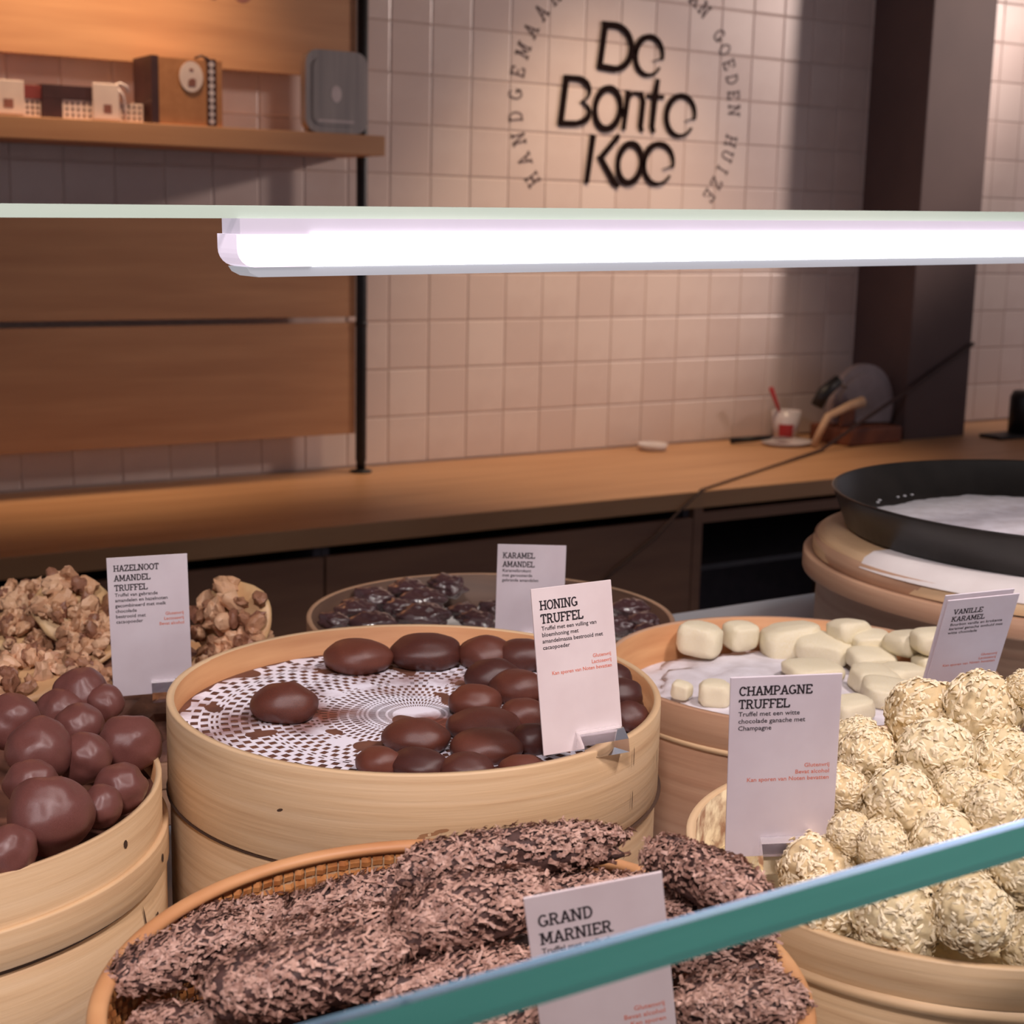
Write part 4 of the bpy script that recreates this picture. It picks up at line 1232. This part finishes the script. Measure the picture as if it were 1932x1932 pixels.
for q in v:
    if q.z > 0:
        nn = Vector((q.x/.124**2, q.y/.124**2, q.z/.026**2)).normalized()
        pn.append((q, nn))
fv, ff = flakes(pn, 3000, .003, .007, .0009, .0019, 0)
fo = obj('shavings', fv, ff, M['flake'], bed)
fo['kind'] = 'stuff'

# ================================================================== HAZELNUT CLUSTERS
HAZ = [(0.3646, 1.2483, 1.24, 0.0349), (0.4748, 1.1688, 1.235, 0.0374), (0.3534, 1.3537, 1.225, 0.028), (0.367, 1.2145, 1.218, 0.0273), (0.3245, 1.266, 1.22, 0.0295), (0.2839, 1.1124, 1.225, 0.0331), (0.3411, 1.1585, 1.205, 0.0252), (0.4585, 1.1525, 1.20, 0.0264), (0.515, 1.2321, 1.19, 0.0251), (0.4145, 1.2478, 1.21, 0.0321), (0.4424, 1.2331, 1.205, 0.0276), (0.292, 1.312, 1.22, 0.0318), (0.4225, 1.1543, 1.19, 0.026)]
v, f = lump(5, .145, .145, .074, .12, 9, 21.3, oct_=4)
v = [Vector((q.x, q.y, max(q.z, 0))) for q in v]
bed = obj('chopped_nut_bed', v, f, M['nut_crumb'], None, False, loc=(.38, 1.23, DK+.0125))
tag(bed, 'heap of chopped hazelnut crumbs under the hazelnut clusters', 'nuts', kind='stuff')
# which way each disc faces: weights towards the customer, to the right, upwards
HFACE = [(.55, .35, .6), (.75, -.35, .4), (.3, .2, .9), (.5, -.2, .7), (.4, .3, .8), (.25, -.1, .95), (.4, .2, .8), (.4, .2, .8), (.3, .3, .9), (.7, .0, .5), (.5, -.3, .7), (.4, .2, .8), (.3, 0, .9)]
nm = []
for s in range(6):
    v, f = lump(2, 1, .72, .55, .6, 1.5, s+140.5, oct_=3)
    me = meshof('nut_piece', v, f, M['nut'])
    me.polygons.foreach_set('use_smooth', [k % 3 == 0 for k in range(len(me.polygons))])
    nm.append(me)
ZLAB = {
 0: 'tilted hazelnut cluster left of the HAZELNOOT card, its pale base showing',
 1: 'big round hazelnut cluster standing right of the HAZELNOOT card',
 2: 'hazelnut cluster at the top left of the pile, below the worktop edge',
 3: 'hazelnut cluster tucked behind the left edge of the HAZELNOOT card',
 4: 'hazelnut cluster at the left frame in the middle of the pile',
 5: 'flat hazelnut cluster at the left frame, lowest, just above the milk truffles',
 6: 'hazelnut cluster low in the pile, above the topmost milk truffle',
 7: 'hazelnut cluster below the big round one, right of the card',
 8: 'crumbled hazelnut cluster at the right end, near the back basket rim',
 12: 'hazelnut cluster peeping out at the lower right of the HAZELNOOT card'}
ZSKIP = {9, 10, 11}
nr = random.Random(77)
for i, (x, y, z, r_) in enumerate(HAZ):
    if i in ZSKIP: continue
    t = thing('hazelnut_cluster', ZLAB.get(i, 'TODO'), 'chocolate', (x, y, z), (0, 0, 0), 'hazelnut clusters in the back left pile')
    ca, cb, cc = HFACE[i]
    t.rotation_euler = (Vector((-.5, -.85, 0))*ca + Vector((.85, -.5, 0))*cb + Vector((0, 0, 1))*cc).to_track_quat('Z', 'Y').to_euler()
    v, f = lump(3, r_, r_*.95, r_*.18, .10, 2, i+160.5, oct_=2)
    obj('base', v, f, M['nut_base'], t, True)
    for k in range(38):
        rr = r_*math.sqrt(nr.random())*.92
        aa = nr.uniform(0, 2*PI)
        hgt = r_*(.16 + .34*(1-(rr/r_)**2))*nr.uniform(.6, 1.1)
        s = r_*nr.uniform(.20, .33)
        o = link('nut_piece', nm[nr.randrange(6)], t, (rr*math.cos(aa), rr*math.sin(aa), hgt))
        o.rotation_euler = (nr.uniform(0, 6), nr.uniform(0, 6), nr.uniform(0, 6))
        o.scale = (s, s, s)

# ================================================================== PRICE CARDS
def card(label, pos, yaw, tilt, roll, w_, h, title, body, note, m=M['card'], th=.075, holder=.5, note_y=.50, body_y=None, title_y=.13, lead=.118, hw=.42, title_x=.08, second=False):
    cy, sy = math.cos(R(yaw)), math.sin(R(yaw))
    x = Vector((cy, sy, 0)); n = Vector((sy, -cy, 0)); zz_ = Vector((0, 0, 1))
    ct, st = math.cos(R(tilt)), math.sin(R(tilt))
    y2 = zz_*ct - n*st
    n2 = n*ct + zz_*st
    cr, sr = math.cos(R(roll)), math.sin(R(roll))
    x3 = x*cr + y2*sr
    y3 = y2*cr - x*sr
    t = thing('price_card', label, 'card', (0, 0, 0))
    mw = Matrix.Identity(4)
    for k in range(3):
        mw[k][0], mw[k][1], mw[k][2], mw[k][3] = x3[k], -n2[k], y3[k], pos[k]
    t.matrix_world = mw          # local: x right, y away from the viewer, z up the card
    c = MB()
    c.box(-w_/2, w_/2, 0, .0011, 0, h, .0003)
    c.build('card_panel', m, t)
    if second:
        MB().box(-w_/2-.002, w_/2-.004, .0016, .0026, .004, h+.0035, .0003).build('second_card', m, t)
    pl = lambda a, b: (a, -.00012, b)
    mb = MB()
    y = h - (title_y + th*0)*w_ - th*w_
    for ln in title:
        slab_word(mb, ln, -w_/2+title_x*w_, y, th*w_, place=pl, hw=.08)
        y -= lead*w_
    mb.build('title_print', M['print'], t)
    y += (lead-.062)*w_ - .012*w_
    if body:
        V, Fc = text_mesh(body, .064*w_, .071*w_)
        obj('description_print', [pl(a - w_/2+title_x*w_, b + y) for a, b in V], Fc, M['print'], t)
    if note:
        V, Fc = text_mesh(note, .058*w_, .066*w_, 'RIGHT')
        obj('note_print', [pl(a + w_*.43, b + h*(1-note_y)) for a, b in V], Fc, M['print_red'], t)
    if holder is not None:
        hx = w_*holder
        hb = MB()
        hwid = w_*hw
        pr = [(-.010, -.004), (.009, -.004), (.009, .006), (.004, .011), (.0016, .011), (.0016, .002), (-.0004, .002), (-.0004, .011), (-.005, .010), (-.010, .004)]
        nv = len(pr)
        v = [(hx-hwid/2, p[0], p[1]) for p in pr] + [(hx+hwid/2, p[0], p[1]) for p in pr]
        f = [tuple(range(nv)), tuple(range(2*nv-1, nv-1, -1))] + [((k+1) % nv, k, nv+k, nv+(k+1) % nv) for k in range(nv)]
        hb.add(v, f)
        hb.build('acrylic_holder', M['acryl'], t)
    return t
card('white card reading HAZELNOOT AMANDEL TRUFFEL in front of the hazelnut pile', (.3709, 1.0721, 1.2142), -16.4, -2.0, 1.4, .0582, .1075,
     ['HAZELNOOT', 'AMANDEL', 'TRUFFEL'], ['Truffel van gebrande', 'amandelen en hazelnoten', 'gecombineerd met melk', 'chocolade', 'bestrooid met', 'cacaopoeder'], ['Glutenvrij', 'Lactosevrij', 'Bevat alcohol'], th=.082, lead=.128, title_y=.10, note_y=.43, holder=.24, hw=.52)
card('grey white card reading KARAMEL AMANDEL standing in the back basket', (.693, 1.0478, 1.2165), -30, 0, -.6, .058, .0865,
     ['KARAMEL', 'AMANDEL'], ['Karamelkrokant', 'met geroosterde', 'gebrande amandelen'], None, th=.085, lead=.13, title_y=.12, holder=.1)
card('warm white card reading HONING TRUFFEL in the central basket', (.5021, .6968, 1.2652), -7.6, 10.1, 1.7, .053, .0979,
     ['HONING', 'TRUFFEL'], ['Truffel met een vulling van', 'bloemhoning met', 'amandelmassa bestrooid met', 'cacaopoeder'], ['Glutenvrij', 'Lactosevrij', 'Kan sporen van Noten bevatten'], M['card_warm'], th=.105, lead=.15, title_y=.14, note_y=.455, holder=.19, hw=.56, title_x=.09)
card('white card reading CHAMPAGNE TRUFFEL in the flaked truffle basket', (.4996, .5255, 1.2639), -29.6, -9.2, 2.9, .0536, .0989,
     ['CHAMPAGNE', 'TRUFFEL'], ['Truffel met een witte', 'chocolade ganache met', 'Champagne'], ['Glutenvrij', 'Bevat alcohol', 'Kan sporen van Noten bevatten'], th=.092, lead=.13, title_y=.09, note_y=.50, holder=.05, hw=.46)
card('slanting pair of grey white cards reading VANILLE KARAMEL at the right', (.86, .7297, 1.2302), -19.5, -25.5, 4.6, .0541, .0998,
     ['VANILLE', 'KARAMEL'], ['Bourbon vanille en krokante', 'karamel ganache omhuld met', 'witte chocolade'], ['Glutenvrij', 'Lactosevrij', 'Kan sporen van Noten bevatten'], th=.085, lead=.125, title_y=.16, note_y=.56, holder=0, title_x=.12, second=True)
card('white card reading GRAND MARNIER in the woven basket behind the green glass edge', (.3365, .4330, 1.2150), -23.0, -8.2, 9.3, .0525, .118,
     ['GRAND', 'MARNIER'], ['Truffel met melk chocolade', 'ganache met Grand Marnier', 'likeur'], ['Glutenvrij', 'Bevat alcohol', 'Kan sporen'], M['card_warm'], th=.10, lead=.15, title_y=.16, note_y=.50, holder=None)
